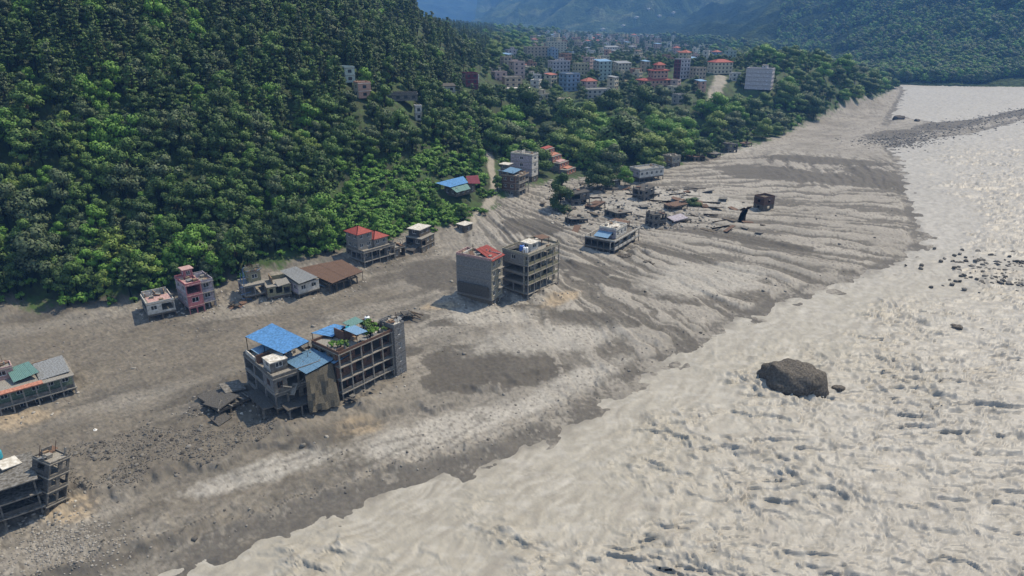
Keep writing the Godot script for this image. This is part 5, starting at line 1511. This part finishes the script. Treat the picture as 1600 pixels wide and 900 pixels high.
	for k in 9: slab(o, ["beam", "tin_sheet", "wall_piece"][k % 3], [Vector3(3.0, 0.2, 0.2), Vector3(2.0, 0.06, 1.2), Vector3(1.4, 0.3, 0.9)][k % 3], Vector3(rng.randf_range(-2, 2), 0.1 + 0.12 * k, rng.randf_range(-1, 1)), Vector3(rng.randf_range(-25, 25), rng.randf_range(0, 180), rng.randf_range(-25, 25)), [M.timber, M.rust_tin, M.concrete_dark][k % 3])
	o = thing("wreckage_pile", "dark pile of broken slabs in the mud behind the brick block", "wreckage", G(-27.8, -171.0, 0.0), -20.0)
	for k in 8: slab(o, ["slab_piece", "beam"][k % 2], [Vector3(3.6, 0.3, 2.4), Vector3(4.0, 0.25, 0.25)][k % 2], Vector3(rng.randf_range(-3, 3), 0.1 + 0.15 * k, rng.randf_range(-1.4, 1.4)), Vector3(rng.randf_range(-20, 20), rng.randf_range(0, 180), rng.randf_range(-20, 20)), [M.concrete_dark, M.timber][k % 2])
	o = thing("sack", "small white sack lying at the edge of the rubble field", "sack", G(-81.7, -116.5, 0.1), 20.0)
	part("bag", rock_mesh(440, 12, 8, Vector3(0.45, 0.6, 0.4), 0.3, 1.2), M.cloth_white, o)
	part("tie", drum(0.12, 0.2, 8), M.cloth_white, o).position.y = 0.45
func special_trees() -> void:
	var list := [["round_tree", "broad dark round tree, the biggest at the town's foot", "spreading_tree", 55.3, -358.0, 2.2, "dark green", 0.84], ["dark_tree", "lone slender dark tree standing on the debris flat", "column_tree", 19.7, -277.5, 1.3, "dark green", 1.0],
		["dark_tree", "dark full tree beside the teal hut", "spreading_tree", 38.4, -309.0, 0.98, "dark green", 1.0], ["dark_tree", "dark smaller tree between hut and full tree", "spreading_tree", 44.0, -314.0, 0.7, "dark green", 1.0], ["bright_tree", "bright fresh green tree beside the white villa", "spreading_tree", 52.4, -318.0, 0.75, "fresh green", 1.0], ["bright_tree", "bright yellowish tree behind the white villa", "spreading_tree", 73.0, -346.0, 0.7, "yellowish green", 1.0],
		["fallen_tree", "dark green bush-like tree sunk in the mud by itself", "spreading_tree", 77.5, -291.0, 0.72, "dark green", 0.62], ["dark_tree", "dark tree squeezed between path and brick house", "broadleaf_tree", -6.0, -287.0, 0.9, "mid green", 1.0]]
	list.append_array([["great_tree", "great dark tree beside the top of the path", "spreading_tree", -14.9, -386.0, 1.5, "dark green", 1.0], ["great_tree", "tall dark tree before the orange-brown house", "spreading_tree", 8.0, -398.0, 1.55, "dark green", 1.1], ["great_tree", "broad mid green tree below the bright blue house", "spreading_tree", 31.0, -398.0, 1.45, "mid green", 1.0],
		["great_tree", "broad dark tree under the low grey row", "spreading_tree", 60.0, -440.0, 1.5, "dark green", 1.1], ["great_tree", "huge dark tree below the tiered building", "spreading_tree", 84.0, -452.0, 1.75, "dark green", 1.05], ["great_tree", "large grey-green tree first along the mud's upper edge", "spreading_tree", 106.0, -444.0, 1.35, "greyish green", 0.95],
		["great_tree", "large bright tree below the dirt road", "spreading_tree", 136.0, -470.0, 1.6, "fresh green", 0.95], ["great_tree", "large dark tree under the plain white-lilac block", "spreading_tree", 165.0, -490.0, 1.5, "dark green", 1.0], ["great_tree", "dark tree low at the mud's edge under the spur", "spreading_tree", 184.0, -492.0, 1.15, "dark green", 0.95], ["great_tree", "broad dark tree farther along the spur's foot", "spreading_tree", 228.0, -536.0, 1.4, "dark green", 0.95]])
	for a in list:
		plant(a[0], a[1], "tree", a[2], Vector3(a[3], base_h(a[3], a[4]) - (2.8 if a[0] == "fallen_tree" else 0.4), a[4]), a[5], a[6], "", a[7])
		KEEP_CLEAR.append([a[3], a[4], 4.0 * a[5]])

# ================================================================ the scene
func _ready() -> void:
	rng.seed = 20240
	var cam := Camera3D.new()
	cam.name = "camera"
	cam.position = Vector3(0, 80, 0)
	cam.rotation_degrees = Vector3(-21.6, 0, 0)
	cam.fov = 45.0
	cam.near = 0.5
	cam.far = 30000.0
	add_child(cam)
	var sky_mat := ProceduralSkyMaterial.new()
	sky_mat.sky_top_color = Color(0.56, 0.65, 0.77)
	sky_mat.sky_horizon_color = Color(0.84, 0.87, 0.90)
	sky_mat.sky_curve = 0.16
	sky_mat.ground_horizon_color = Color(0.55, 0.58, 0.60)
	sky_mat.ground_bottom_color = Color(0.25, 0.25, 0.24)
	sky_mat.sun_angle_max = 1.0
	var sky := Sky.new()
	sky.sky_material = sky_mat
	var env := Environment.new()
	env.background_mode = Environment.BG_SKY
	env.sky = sky
	env.background_energy_multiplier = 1.2
	env.tonemap_mode = Environment.TONE_MAPPER_LINEAR
	env.tonemap_exposure = 1.42
	env.sdfgi_enabled = true
	env.ssao_enabled = true
	env.ssil_enabled = true
	env.fog_enabled = true
	env.fog_density = 0.00016
	env.fog_light_color = Color(0.36, 0.55, 0.78)
	var we := WorldEnvironment.new()
	we.name = "environment"
	we.environment = env
	add_child(we)
	var sun := DirectionalLight3D.new()
	sun.name = "sun"
	sun.light_energy = 1.6
	sun.light_color = Color(1.0, 0.94, 0.84)
	sun.light_angular_distance = 0.5
	sun.shadow_enabled = true
	sun.look_at_from_position(Vector3(7.9, 14.8, -5.7), Vector3.ZERO, Vector3.UP)
	add_child(sun)

	make_materials()
	set_noises()
	for p in FOOT: foot_poly.append(Vector2(p[0], p[1]))
	for p in [[600, -1300], [900, -2400], [-700, -2400], [-700, -150]]: foot_poly.append(Vector2(p[0], p[1]))
	for b in BLOBS:
		var a := deg_to_rad(b[4])
		blob_cs.append([b[0], b[1], b[2], b[3], cos(a), sin(a), [STREAK, PALE, OCHRE, BROWN][b[5]], maxf(b[2], b[3]) * 1.7])
	survey()
	structure("ground", sheet(false), M.ground)
	structure("river", sheet(true), M.river)
	print("land ", Time.get_ticks_msec())
	make_mountains()
	print("mountains ", Time.get_ticks_msec())
	make_tree_kinds()
	building_materials()
	near_houses()
	make_debris()
	special_trees()
	print("houses ", Time.get_ticks_msec())
	make_town()
	make_forest()
	print("forest ", Time.get_ticks_msec())
	far_woods()
	print("done ", Time.get_ticks_msec())
